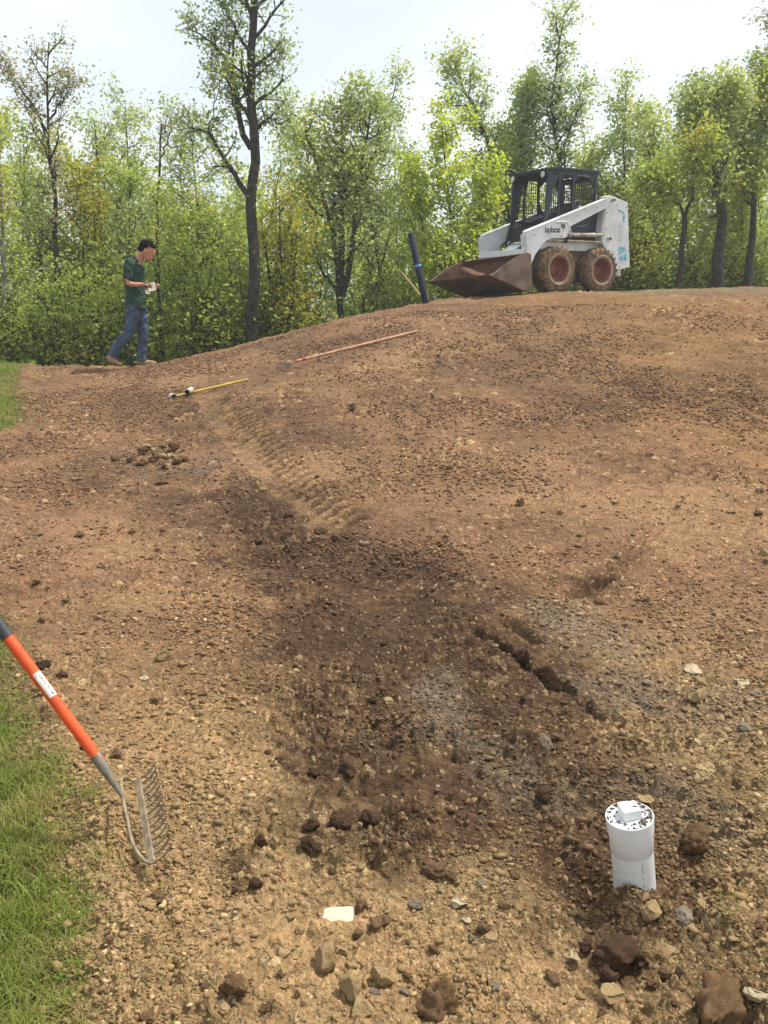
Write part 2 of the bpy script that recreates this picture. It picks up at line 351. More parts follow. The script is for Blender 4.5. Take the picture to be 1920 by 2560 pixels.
    o = obj('ground', me, m); tag(o, kind='structure')
    return o
build_ground()
# ------------------------------------------------------------------ loose stones, clods, gravel
rng = np.random.default_rng(7)
def ico(sub):
    bm = bmesh.new(); bmesh.ops.create_icosphere(bm, subdivisions=sub, radius=1)
    v = np.array([q.co[:] for q in bm.verts]); f = np.array([[q.index for q in t.verts] for t in bm.faces]); bm.free()
    return v, f
def noise3(p, f, seed):
    return (vn(p[:, 0]*f+3.1, p[:, 1]*f+p[:, 2]*f*.7, seed)+vn(p[:, 1]*f-1.7, p[:, 2]*f+p[:, 0]*f*.6, seed+1)+vn(p[:, 2]*f+8.2, p[:, 0]*f-p[:, 1]*f*.8, seed+2))/3
def rock_shape(sub, seed, angular=.5, flat=.6):
    v, f = ico(sub); r = np.random.default_rng(seed)
    # angular: clip against random planes
    for k in range(11):
        n = r.normal(size=3); n /= np.linalg.norm(n); d = r.uniform(.55, .85)
        s = v@n; v = v-np.outer(np.clip(s-d, 0, None), n)*angular*1.7
    v = v*(1+.28*noise3(v, 1.7, seed)+.16*noise3(v, 4, seed+9)+(.10*noise3(v, 9, seed+20) if sub > 3 else 0))[:, None]
    v = v*np.array([1, r.uniform(.65, .95), flat*r.uniform(.8, 1.2)])
    return v, f
def stone_mat(name, c1, c2):
    m = bpy.data.materials.new(name); N = NT(m)
    g = N.n('ShaderNodeNewGeometry'); oi = N.n('ShaderNodeObjectInfo').outputs['Random']
    nz = N.n('ShaderNodeTexNoise', Vector=g.outputs['Position'], Scale=45, Detail=6, Roughness=.7).outputs['Fac']
    r = N.n('ShaderNodeMath', dict(operation='MULTIPLY_ADD'), i0=oi, i1=.6, i2=ramp(N, nz, .25, .75)).outputs[0]
    col = mix(N, ramp(N, r, .1, 1.4), rgba(c1), rgba(c2))
    nb = N.n('ShaderNodeTexNoise', Vector=g.outputs['Position'], Scale=160, Detail=5, Roughness=.7).outputs['Fac']
    b = N.n('ShaderNodeBump', Strength=1.0, Distance=.008, Height=nb)
    p = N.n('ShaderNodeBsdfPrincipled', Base_Color=col, Roughness=.92, Normal=b.outputs[0]); p.inputs['Specular IOR Level'].default_value = .2
    N.t.links.new(p.outputs[0], N.out.inputs[0]); return m
M_STONE = stone_mat('tan_stone', srgb(132, 108, 74), srgb(174, 148, 108))
M_PALE = stone_mat('pale_stone', srgb(166, 148, 116), srgb(196, 180, 148))
M_CLOD = stone_mat('brown_clod', srgb(84, 64, 46), srgb(126, 98, 68))
M_WET = stone_mat('dark_clod', srgb(52, 38, 27), srgb(88, 65, 46))
M_GREYS = stone_mat('grey_stone', srgb(100, 90, 76), srgb(144, 130, 110))
MATS = dict(tan=M_STONE, pale=M_PALE, clod=M_CLOD, wet=M_WET, grey=M_GREYS)
PROTO = {}
for k in MATS:
    PROTO[k] = []
    for i in range(5):
        ang = {'tan': .8, 'pale': 1.0, 'clod': .5, 'wet': .5, 'grey': .6}[k]
        v, f = rock_shape(4, 31*i+len(k)*7+ord(k[0]), ang, .62 if k != 'wet' else .75)
        if k in ('clod', 'wet'): v = v*(1+.35*noise3(v, 2.2, i+40)+.30*noise3(v, 5, i+50)+.22*noise3(v, 10, i+60)+.12*noise3(v, 19, i+70))[:, None]
        me = mesh_np('stone', v, f, smooth=False); me.materials.append(MATS[k]); PROTO[k].append(me)
def put_stone(px, py, size_px, kind, label=None, group=None, flat=1., rot=None, name=None, sink=.3, lab=True):
    p = place(px, py); d = p[1]*math.cos(PITCH)-(p[2]-CAM_H)*math.sin(PITCH)
    s = size_px/FPX*d*.5
    z = float(ground_z(p[0], p[1])[0]); r_ = ray(px, py); q = p+r_*((z-p[2])/r_[2]); p = q; z = float(ground_z(p[0], p[1])[0])
    o = bpy.data.objects.new(name or ('clod' if kind in ('clod', 'wet') else 'stone'), PROTO[kind][rng.integers(5)]); link(o)
    o.location = (p[0], p[1], z+s*.62*flat*(1-sink*1.6)); o.scale = (s, s, s*flat)
    o.rotation_euler = (rng.uniform(-.25, .25), rng.uniform(-.25, .25), rng.uniform(0, 6.28) if rot is None else rot)
    tag(o, label, 'clod' if kind in ('clod', 'wet') else 'stone', group)
    return o
# stones one can point at: px, py, size, kind, flatness, label
NAMED = [
 (812, 2380, 82, 'tan', 1.5, 'tall lumpy tan rock standing just below the flat white stone'),
 (585, 2445, 70, 'clod', 1.2, 'rounded brown clod alone at the bottom, left of the big lumpy rocks'),
 (880, 2455, 90, 'tan', 1.3, 'broken tan rock with a cavity on its left below the lumpy rock'),
 (955, 2440, 62, 'tan', 1.2, 'blocky tan rock touching the right side of the rock with a cavity'),
 (905, 2500, 80, 'tan', .8, 'long low tan rock lying across the base of the rock with a cavity'),
 (1100, 2480, 120, 'clod', 1.2, 'large crumbly brown clod at the bottom edge, middle of the picture'),
 (1532, 2365, 112, 'wet', 1.05, 'big dark moist clod in front of the white pipe'),
 (1520, 2425, 60, 'wet', .9, 'small dark moist clod tucked below the big dark clod'),
 (1735, 2092, 84, 'clod', 1.4, 'large grey brown clod lying right of the white pipe'),
 (1790, 2500, 170, 'clod', 1.3, 'huge rough brown clod in the lower right corner'),
 (1890, 2475, 56, 'pale', .9, 'pale pinkish stone beside the huge clod at the right edge'),
 (1630, 2270, 62, 'tan', 1.2, 'round tan stone below the foot of the white pipe'),
 (1435, 2370, 52, 'pale', .9, 'pale yellow chipped stone left of the big dark clod'),
 (1667, 2362, 70, 'tan', .55, 'flat yellow tan slab right of the big dark clod'),
 (1535, 2468, 64, 'tan', .8, 'wedge of tan rock below the small dark clod'),
 (1710, 2282, 60, 'grey', 1.1, 'grey crusty stone right of the round tan stone'),
 (1732, 1733, 50, 'tan', 1.2, 'biggest tan stone in the cluster at the right edge of the bare soil'),
 (1735, 1655, 50, 'pale', .6, 'flat pale stone at the top of the right hand stone cluster'),
 (1748, 1700, 34, 'tan', .9, 'small tan stone between the flat pale stone and the biggest one'),
 (1616, 1695, 26, 'grey', 1.1, 'small grey stone left of the right hand stone cluster'),
 (1755, 1838, 34, 'tan', 1.0, 'small square tan stone above and right of the white pipe'),
 (1862, 1815, 34, 'grey', 1.1, 'rounded stone near the right edge beside the small square stone'),
 (1855, 1690, 44, 'pale', .9, 'pale stone pair member near the right edge above the grey one'),
 (1365, 1855, 54, 'grey', 1.2, 'grey rounded stone half buried in the dark soil'),
 (1237, 1612, 20, 'tan', 1.1, 'small pale yellow stone sitting in the narrow groove'),
 (405, 1635, 40, 'tan', 1.2, 'golden yellow rock in the dirt right of the rake handle'),
 (360, 1690, 24, 'pale', .8, 'small whitish stone below the golden yellow rock'),
 (1500, 1500, 26, 'clod', 1.0, 'small brown clod below the dark hole in the slope'),
 (805, 1325, 30, 'clod', 1.1, 'angular clod at the end of the tyre track'),
 (850, 1280, 26, 'tan', .9, 'yellowish clod just above the end of the tyre track'),
 (880, 1018, 24, 'clod', 1.2, 'dark round clod on the slope right of the yellow handled tool'),
 (1125, 1165, 18, 'clod', 1.1, 'single dark stone on the smooth middle of the slope'),
 (642, 2202, 34, 'wet', 1.2, 'small dark round clod on the tan soil right of the rake'),
 (655, 2100, 44, 'wet', 1.1, 'dark clod touching a golden one, right of the rake head'),
 (690, 2098, 40, 'tan', 1.1, 'golden clod touching the dark one, right of the rake head'),
 (600, 2180, 30, 'tan', .8, 'oval tan pebble left of the small dark round clod'),
 (433, 2245, 18, 'pale', .8, 'bright white pebble below the rake head'),
 (395, 2235, 50, 'clod', .8, 'reddish flat clod left of the bright white pebble'),
 (368, 2250, 50, 'tan', .9, 'lumpy tan clod below the near end of the rake bar'),
 (1085, 2165, 64, 'clod', .9, 'broad brown clod near the middle of the foreground'),
 (1130, 2185, 40, 'clod', 1.0, 'brown clod leaning on the broad clod in the foreground'),
 (1150, 2245, 50, 'pale', .8, 'pale angular stone right of the flat white stone'),
 (1165, 2290, 34, 'pale', .8, 'lower of two pale angular stones right of the flat white stone'),
 (1238, 2465, 28, 'grey', 1.1, 'small blue grey chip near the bottom edge'),
 (1010, 2470, 30, 'grey', 1.2, 'small upright grey chip near the bottom, left of the blue grey chip'),
 (940, 2300, 54, 'clod', .9, 'brown clod right of the flat white stone'),
 (1205, 2312, 36, 'clod', 1.1, 'round reddish brown clod between the pale stones and the dark clod'),
 (860, 2040, 60, 'wet', 1.0, 'leftmost dark lump of the heap of moist clods'),
 (925, 2030, 64, 'wet', 1.1, 'largest dark lump of the heap of moist clods'),
 (780, 2050, 44, 'wet', 1.0, 'dark lump at the lower left of the moist clod heap'),
 (770, 2110, 40, 'wet', 1.0, 'dark lump standing below the moist clod heap'),
 (870, 1910, 56, 'wet', 1.1, 'dark moist clod above the heap of clods'),
 (790, 1925, 40, 'wet', 1.0, 'dark moist clod with a golden neighbour above the heap'),
 (1355, 1960, 40, 'wet', .9, 'dark clod on the ridge left of the white pipe cap'),
 (1660, 2430, 44, 'clod', 1.1, 'brown upright shard right of the big dark clod'),
 (1610, 1985, 56, 'tan', .6, 'flat tan stone touching the ground behind the white pipe'),
 (330, 1325, 20, 'clod', .8, 'flat clod on the left slope above the golden rock'),
 (110, 1640, 44, 'wet', .9, 'dark clod at the turf edge beside the rake handle'),
 (155, 1690, 34, 'wet', 1.0, 'dark lump close to the white label on the rake handle'),
 (215, 1860, 36, 'wet', 1.0, 'dark clod behind the lower end of the orange handle'),
 (290, 1880, 34, 'clod', 1.0, 'brown clod right of the orange handle above the rake bow'),
]
for px, py, s, k, fl, lab in NAMED: put_stone(px, py+s*.35, s*1.05, k, lab, None, fl)
# the flat white stone
v, f = ico(4); v = np.sign(v)*np.abs(v)**.35; v = v/np.abs(v).max()
v = v*np.array([1, .62, .22]); v = v*(1+.07*noise3(v, 3, 4))[:, None]; v[:, 0] += .18*v[:, 1]
p = place(845, 2290); o = obj('stone', mesh_np('flat_stone', v*.042, f), stone_mat('white_stone', srgb(206, 190, 160), srgb(228, 216, 192)))
o.location = (p[0], p[1], float(ground_z(p[0], p[1])[0])+.014); o.rotation_euler = (.25, .03, .12)
tag(o, 'flat pale white rectangular stone lying in the middle foreground', 'stone')
# heap of clods on the left slope
for i in range(26):
    px = rng.normal(400, 42); py = rng.normal(1150, 12)
    put_stone(px, py, rng.uniform(16, 34), ['clod', 'tan', 'clod'][i % 3], 'broken brown clod in the low heap on the left slope', 'clods heaped on the left slope', rng.uniform(.8, 1.2), sink=.1)
# the rest: loose stones and clods by kind of soil they lie on
LAB = {'tan': ('small tan stone lying loose in the dirt', 'small tan stones loose in the dirt'), 'clod': ('small brown clod of earth lying on the dirt', 'small brown clods on the dirt'),
       'wet': ('small dark moist clod lying on the damp soil', 'small dark clods on the damp soil'), 'pale': ('small pale stone chip lying in the dirt', 'small pale stone chips in the dirt'), 'grey': ('small grey stone lying on the gravelly soil', 'small grey stones on the gravel')}
cnt = 0
while cnt < 200:
    if rng.random() < .6: px, py = rng.uniform(260, 1915), 2555-abs(rng.normal(0, 260))
    else: px, py = rng.uniform(60, 1915), rng.uniform(1200, 2400)
    if py < 1200: continue
    P_ = place(px, py)
    if P_[0] < grass_edge(P_[1])+.08: continue
    if abs(px-1600) < 90 and 1950 < py < 2290: continue
    if 170 < px < 470 and 1880 < py < 2230: continue
    dk = patches(np.array([P_[0]]), np.array([P_[1]]), DARK, 3)[0]
    k = 'wet' if rng.random() < dk*.9 else rng.choice(['tan', 'clod', 'pale', 'grey'], p=[.5, .3, .1, .1])
    s = rng.uniform(14, 30)*(1+.6*(py > 2200)*rng.random()) if k != 'pale' else rng.uniform(9, 18)
    reg = ('high on the slope above the dark soil' if py < 1400 else 'on the left slope above the rake' if px < 560 and py < 1850 else 'near the rake head and turf edge' if px < 560 else
           'beside the narrow groove' if 1150 < px < 1500 and py < 1850 else 'at the right edge above the white pipe' if px >= 1500 and py < 1950 else 'on the damp soil in mid slope' if py < 1850 else
           'around the heap of moist clods' if px < 1100 and py < 2180 else 'left of the white pipe' if px < 1500 and py < 2250 else 'right of the white pipe' if px > 1640 and py < 2300 else
           'around the flat white stone' if px < 1000 else 'at the bottom between white stone and pipe' if px < 1400 else 'in front of the white pipe')
    kind_ = dict(tan='tan stone', clod='brown clod', wet='dark moist clod', pale='pale stone chip', grey='grey stone')[k]; sz_ = 'tiny' if s < 17 else 'small' if s < 25 else 'fist sized'
    put_stone(px, py, s, k, '%s %s %s' % (sz_, kind_, reg), '%ss %s' % (kind_, reg), rng.uniform(.7, 1.2)); cnt += 1
# gravel: too many to count
def gravel(n, seed):
    r = np.random.default_rng(seed); base = [rock_shape(1, s, .85, .6) for s in range(6)]
    X = []; Y = []
    need = n
    yy = r.uniform(0, 1, n*2); d = 1.45*np.exp(yy*math.log(13.2/1.45)*1.0)
    xx = r.uniform(-.56, .56, n*2)*np.maximum(d, 1.2)
    dens = np.clip(.22+1.3*fbm(xx, d, 1.2, 4, 300)+.5*np.clip((3.2-d)/1.5, 0, 1), .05, 1)+patches(xx, d, GREY, 31)*.8
    S, T, L = track_st(xx, d)
    keep = (r.random(n*2) < dens) & (xx > grass_edge(d)-.05) & (np.abs(T) > .16) & (np.hypot(xx-PIPE_XY[0], d-PIPE_XY[1]) > .075)
    xx = xx[keep][:n]; yy = d[keep][:n]; n = len(xx)
    sz = (.0018+.0013*yy)*np.exp(r.normal(0, .5, n)); sz = np.clip(sz*(1+.5*(r.random(n) < .08)), .002, .026)
    zz = np.zeros(n)
    for i in range(0, n, 20000): zz[i:i+20000] = ground_z(xx[i:i+20000], yy[i:i+20000])
    dk = patches(xx, yy, DARK, 3); gy = patches(xx, yy, GREY, 31)
    V = []; F = []; C = []; off = 0
    which = r.integers(0, 6, n)
    for b in range(6):
        v, f = base[b]; ids = np.where(which == b)[0]; m = len(ids)
        a = r.uniform(0, 6.28, m); ca, sa = np.cos(a), np.sin(a); tl = r.uniform(-.5, .5, m)
        p = v[None]*sz[ids][:, None, None]*np.stack([np.ones(m), r.uniform(.6, 1, m), r.uniform(.6, 1.1, m)], 1)[:, None, :]
        q = np.empty_like(p); q[..., 0] = p[..., 0]*ca[:, None]-p[..., 1]*sa[:, None]; q[..., 1] = p[..., 0]*sa[:, None]+p[..., 1]*ca[:, None]; q[..., 2] = p[..., 2]+tl[:, None]*p[..., 0]*.5
        q[..., 0] += xx[ids][:, None]; q[..., 1] += yy[ids][:, None]; q[..., 2] += (zz[ids]+sz[ids]*.25)[:, None]
        V.append(q.reshape(-1, 3)); F.append((f[None]+(np.arange(m)*len(v))[:, None, None]+off).reshape(-1, 3)); off += m*len(v)
        t = r.random(m)[:, None]; warm = np.clip((yy[ids]-2.6)/2, 0, 1)[:, None]
        c = (C_TAN*(1-warm)+C_RED*warm)*(.85+.5*t); c = np.where((t > .95) & (dk[ids][:, None] < .35), C_STONE*1.0, c)
        dd = (dk[ids]*.8)[:, None]; c = c*(1-dd)+C_DARK*(1.0+.6*t)*dd; g = (gy[ids]*.8)[:, None]; c = c*(1-g)+C_GREY*(.75+.6*t)*g
        C.append(np.repeat(c, len(v), 0))
    me = mesh_np('gravel', np.concatenate(V), np.concatenate(F)); C = np.concatenate(C)
    a = me.color_attributes.new('soil', 'FLOAT_COLOR', 'POINT'); a.data.foreach_set('color', np.concatenate([C, np.ones((len(C), 1))], 1).astype(np.float32).ravel())
    m = bpy.data.materials.new('gravel'); N = NT(m); c = N.n('ShaderNodeAttribute', dict(attribute_name='soil')).outputs['Color']
    p = N.n('ShaderNodeBsdfPrincipled', Base_Color=c, Roughness=.9); p.inputs['Specular IOR Level'].default_value = .2; N.t.links.new(p.outputs[0], N.out.inputs[0])
    tag(obj('gravel', me, m), 'loose gravel and crumbs of earth strewn over the bare soil', 'gravel', kind='stuff')
gravel(130000, 5)

# ------------------------------------------------------------------ grass
def leaf_mat(name, c1, c2, c3=None, trans=.5, rough=.6, nscale=.8, tint=1.3):
    m = bpy.data.materials.new(name); N = NT(m)
    g = N.n('ShaderNodeNewGeometry'); nz = N.n('ShaderNodeTexNoise', Vector=g.outputs['Position'], Scale=nscale, Detail=3).outputs['Fac']
    col = mix(N, g.outputs['Random Per Island'], rgba(c1), rgba(c2))
    if c3: col = mix(N, ramp(N, nz, .45, .7), col, rgba(c3))
    hs = N.n('ShaderNodeHueSaturation', Hue=.49, Saturation=1.1, Value=tint, Color=col).outputs[0]
    d = N.n('ShaderNodeBsdfPrincipled', Base_Color=col, Roughness=rough); d.inputs['Specular IOR Level'].default_value = .25
    t = N.n('ShaderNodeBsdfTranslucent', Color=hs)
    s = N.n('ShaderNodeMixShader', i0=trans); N.t.links.new(d.outputs[0], s.inputs[1]); N.t.links.new(t.outputs[0], s.inputs[2])
    N.t.links.new(s.outputs[0], N.out.inputs[0]); return m
M_GRASS = leaf_mat('grass', srgb(104, 126, 50), srgb(146, 156, 78), srgb(164, 154, 96), trans=.35, nscale=2.5)
def blades(name, x, y, z, h, wd, seed, lean=.5):
    r = np.random.default_rng(seed); n = len(x); a = r.uniform(0, 6.28, n); b = r.uniform(0, 6.28, n); L = r.uniform(.2, 1, n)*lean
    ws = np.array([1, .8, .45, 0]); ts = np.array([0, .35, .7, 1.])
    V = np.zeros((n, 7, 3)); k = 0
    for i, (wv, t) in enumerate(zip(ws, ts)):
        cx = x+np.cos(b)*L*h*t*t; cy = y+np.sin(b)*L*h*t*t; cz = z+h*t*(1-.35*L*t)
        if i < 3:
            for s in (-1, 1):
                V[:, k] = np.stack([cx+s*np.cos(a)*wd*wv/2, cy+s*np.sin(a)*wd*wv/2, cz], 1); k += 1
        else: V[:, k] = np.stack([cx, cy, cz], 1)
    T = np.array([[0, 1, 3], [0, 3, 2], [2, 3, 5], [2, 5, 4], [4, 5, 6]])
    F = (T[None]+(np.arange(n)*7)[:, None, None]).reshape(-1, 3)
    return mesh_np(name, V.reshape(-1, 3), F, smooth=True)
def grass_patch():
    r = np.random.default_rng(3); n = 110000
    d = 1.35*np.exp(r.random(n)*math.log(15/1.35)); x = grass_edge(d)+.06-np.abs(r.exponential(.5, n))*np.clip(d*.5, .8, 3)+r.normal(0, .04, n)
    x = np.where(r.random(n) < .035, grass_edge(d)+r.uniform(0, .30, n), x)
    cl = vn(x*9, d*9, 12)*.6+vn(x*25, d*25, 13)*.4
    e = grass_edge(d)-x
    ok = (x > -.60*d-.3) & (x > -9) & (r.random(n) < np.clip(.62+.75*cl+np.clip(e, -.2, .5)*1.0, 0, 1))
    x, d = x[ok], d[ok]; cl = cl[ok]
    h = (.045+.035*r.random(len(x))+.02*cl)*np.clip(.6+(grass_edge(d)-x)*2.2, .4, 1)*np.clip(.9+.03*d, 1, 1.3)
    z = ground_z(x, d)-.004
    me = blades('grass', x, d, z, h, np.clip(.0028+.0007*d, .003, .012), 8, 1.1)
    tag(obj('grass', me, M_GRASS), 'short green lawn grass along the left edge of the dug soil', 'grass', kind='stuff')
grass_patch()
M_STRAW = leaf_mat('straw', srgb(190, 170, 110), srgb(160, 150, 90), trans=.2)
def tuft(px, py, n, h, lab, m):
    r = np.random.default_rng(int(px)); p = place(px, py); x = p[0]+r.normal(0, .02, n); y = p[1]+r.normal(0, .025, n)
    me = blades('weed_tuft', x-p[0], y-p[1], np.full(n, -.003), h*r.uniform(.6, 1.2, n), .003, int(px)+1, 1.4)
    o = obj('weed_tuft', me, m); o.location = (p[0], p[1], float(ground_z(p[0], p[1])[0])); tag(o, lab, 'weed', kind='stuff')
tuft(1815, 2310, 26, .04, 'tiny green weed tuft in the soil right of the white pipe', M_GRASS)
tuft(235, 2010, 60, .06, 'tuft of grass at the turf edge beside the rake ferrule', M_GRASS)
tuft(255, 2170, 40, .06, 'dry yellow tuft below the rake bow', M_STRAW)
tuft(1005, 2520, 8, .04, 'few dry grass stems at the bottom of the picture', M_STRAW)
# ------------------------------------------------------------------ mesh builder
class MB:
    def __init__(s): s.v = []; s.f = []; s.mi = []; s.sm = []
    def add(s, v, f, mi=0, sm=False):
        o = len(s.v); s.v += [tuple(map(float, q)) for q in v]; s.f += [tuple(i+o for i in q) for q in f]; s.mi += [mi]*len(f); s.sm += [sm]*len(f)
    def box(s, c, d, rot=None, mi=0):
        c = Vector(c); q = [Vector((x*d[0]/2, y*d[1]/2, z*d[2]/2)) for x in (-1, 1) for y in (-1, 1) for z in (-1, 1)]
        if rot is not None: q = [rot@t for t in q]
        s.add([c+t for t in q], [(0, 1, 3, 2), (4, 6, 7, 5), (0, 4, 5, 1), (2, 3, 7, 6), (0, 2, 6, 4), (1, 5, 7, 3)], mi)
    def bar(s, p0, p1, w, h=None, up=(0, 0, 1), mi=0):
        p0, p1 = Vector(p0), Vector(p1); h = h or w; z = (p1-p0); L = z.length; z.normalize(); u = Vector(up)
        if abs(u.dot(z)) > .98: u = Vector((1, 0, 0))
        x = u.cross(z).normalized(); y = z.cross(x)
        s.box((p0+p1)/2, (w, h, L), Matrix((x, y, z)).transposed(), mi)
    def prism(s, pts, y0, y1, mi=0, axis='y'):
        n = len(pts); P = lambda a, b, c: (a, c, b) if axis == 'y' else ((c, a, b) if axis == 'x' else (a, b, c))
        v = [P(a, b, y0) for a, b in pts]+[P(a, b, y1) for a, b in pts]
        f = [tuple(range(n)), tuple(range(2*n-1, n-1, -1))]+[(i, i+n, (i+1) % n+n, (i+1) % n) for i in range(n)]
        s.add(v, f, mi)
    def tube(s, pts, r, n=10, mi=0, cap=True, sm=True):
        pts = [Vector(p) for p in pts]; rs = r if hasattr(r, '__len__') else [r]*len(pts); up = None; V = []
        for i, p in enumerate(pts):
            t = (pts[min(i+1, len(pts)-1)]-pts[max(i-1, 0)]).normalized()
            if up is None: up = Vector((0, 0, 1)) if abs(t.z) < .9 else Vector((1, 0, 0))
            x = up.cross(t).normalized(); y = t.cross(x); up = y
            for k in range(n):
                a = 2*math.pi*k/n; V.append(p+(x*math.cos(a)+y*math.sin(a))*rs[i])
        F = [(i*n+k, i*n+(k+1) % n, (i+1)*n+(k+1) % n, (i+1)*n+k) for i in range(len(pts)-1) for k in range(n)]
        s.add(V, F, mi, sm)
        if cap: s.add(V[:n], [tuple(range(n-1, -1, -1))], mi); s.add(V[-n:], [tuple(range(n))], mi)
    def lathe(s, prof, n=32, M=None, mi=0, sm=True):
        """prof (r, h) about +Z, then matrix M"""
        V = []
        for r, h in prof:
            for k in range(n):
                a = 2*math.pi*k/n; V.append(Vector((r*math.cos(a), r*math.sin(a), h)))
        if M: V = [M@q for q in V]
        F = [(i*n+k, i*n+(k+1) % n, (i+1)*n+(k+1) % n, (i+1)*n+k) for i in range(len(prof)-1) for k in range(n)]
        s.add(V, F, mi, sm)
    def build(s, name, mats, parent=None, bevel=0, M=None):
        me = bpy.data.meshes.new(name); v = s.v if M is None else [M@Vector(q) for q in s.v]
        me.from_pydata(v, [], s.f); me.polygons.foreach_set('material_index', s.mi); me.polygons.foreach_set('use_smooth', s.sm); me.update()
        bm = bmesh.new(); bm.from_mesh(me); bmesh.ops.recalc_face_normals(bm, faces=bm.faces); bm.to_mesh(me); bm.free()
        o = obj(name, me, mats, parent)
        if bevel:
            b = o.modifiers.new('bevel', 'BEVEL'); b.width = bevel; b.segments = 2; b.limit_method = 'ANGLE'; b.angle_limit = .6
        return o

# ------------------------------------------------------------------ skid steer loader
O_L = np.array([2.96, 16.395, 1.734]); YAW = math.radians(213)
M_WHITE = mat('white_paint', srgb(222, 225, 228), srgb(206, 208, 208), rough=.45, scale=3, dirt=srgb(158, 130, 100), dirt_lo=.55, dirt_hi=.82, dirt_scale=7)
M_CAB = mat('dark_cab_paint', srgb(28, 40, 47), srgb(38, 51, 58), rough=.6, scale=5, dirt=srgb(110, 95, 80), dirt_lo=.66, dirt_hi=.9)
M_BLACK = mat('black_metal', srgb(22, 23, 25), srgb(36, 35, 34), rough=.6)
M_TYRE = mat('dusty_tyre', srgb(112, 90, 66), srgb(70, 62, 54), rough=.9, scale=7, dirt=srgb(146, 118, 82), dirt_lo=.45, dirt_hi=.62, dirt_scale=9, bump=.003, bscale=30, spec=.2)
M_TYREW = mat('tyre_wall_dust', srgb(168, 152, 126), srgb(130, 114, 92), rough=.9, scale=9)
M_RIM = mat('red_rim', srgb(138, 68, 52), srgb(110, 62, 48), rough=.7, scale=9, dirt=srgb(128, 100, 76), dirt_lo=.5, dirt_hi=.75, dirt_scale=7)
M_BUCK = mat('rusty_bucket', srgb(96, 66, 50), srgb(68, 50, 42), rough=.9, scale=5, dirt=srgb(122, 84, 60), dirt_lo=.38, dirt_hi=.56, dirt_scale=7, bump=.006, bscale=22)
M_STEEL = mat('worn_steel', srgb(150, 142, 130), srgb(112, 100, 88), rough=.5, metal=.4, scale=9)
M_CHROME = mat('cylinder_rod', srgb(196, 188, 172), srgb(150, 136, 114), rough=.35, metal=.5, scale=10)
M_DUSTY = mat('dusty_frame', srgb(120, 100, 78), srgb(90, 78, 62), rough=.85, scale=6)
M_BLUE = mat('faded_blue_decal', srgb(70, 160, 190), srgb(150, 195, 205), rough=.5, scale=22, lo=.45, hi=.6)
M_PALEBLUE = mat('pale_ghost_decal', srgb(176, 196, 200), srgb(200, 203, 203), rough=.5, scale=30)
M_INK = mat('black_lettering', srgb(28, 30, 32), rough=.5)
M_LENS = mat('lamp_glass', srgb(205, 195, 170), srgb(225, 220, 205), rough=.15, scale=20)
L = empty('skid_steer_loader', O_L, YAW)
tag(L, 'white skid steer loader with dark cage cab and rusty bucket on top of the mound', 'loader')
def mirror(pts, s): return [(x, s*y, z) for x, y, z in pts]
# chassis
b = MB()
b.prism([(1.0, .22), (1.05, .50), (.62, .80), (.62, .86), (-1.25, .92), (-1.32, .30), (-1.1, .20)], -.41, .41, 0)
b.prism([(1.06, .22), (1.12, .52), (1.0, .60), (.94, .24)], -.44, .44, 1)
b.box((-1.16, 0, .80), (.36, .88, 1.0), mi=1); b.box((-1.345, 0, .95), (.02, .7, .5), mi=2)
b.prism([(-.66, 1.25), (-.70, 1.42), (-1.30, 1.36), (-1.33, 1.25)], -.43, .43, 1)
for z in (.78, .84, .90, .96, 1.02, 1.08): b.box((-1.36, 0, z), (.012, .6, .025), mi=1)
b.prism([(.62, .80), (.55, 1.1), (-.6, 1.30), (-.66, .86)], -.40, .40, 2)
b.box((-.1, .43, .80), (1.5, .06, .18), mi=1); b.box((-.1, -.43, .80), (1.5, .06, .18), mi=1)
b.tube([(.46, -.5, .38), (.46, .5, .38)], .10, 12, 0); b.tube([(-.56, -.5, .38), (-.56, .5, .38)], .10, 12, 0)
b.build('chassis', [M_DUSTY, M_WHITE, M_BLACK], L, .008)
# foot plate and front cross member, papers and fittings between the arms
b = MB(); b.prism([(1.10, .52), (1.16, .60), (1.14, .70), (1.02, .70), (.98, .55)], -.60, .60, 0); b.build('front_crossmember', [M_WHITE], L, .006)
b = MB(); b.prism([(.70, .82), (.98, .66), (.99, .69), (.71, .86)], -.16, .12, 0); b.box((.78, .24, .78), (.16, .14, .10), mi=1); b.build('step_plate', [M_WHITE, M_BLACK], L)
b = MB(); b.tube([(1.0, .58, .80), (1.0, .1, .80)], .018, 8, 0); b.build('hydraulic_pipe', [M_CHROME], L)
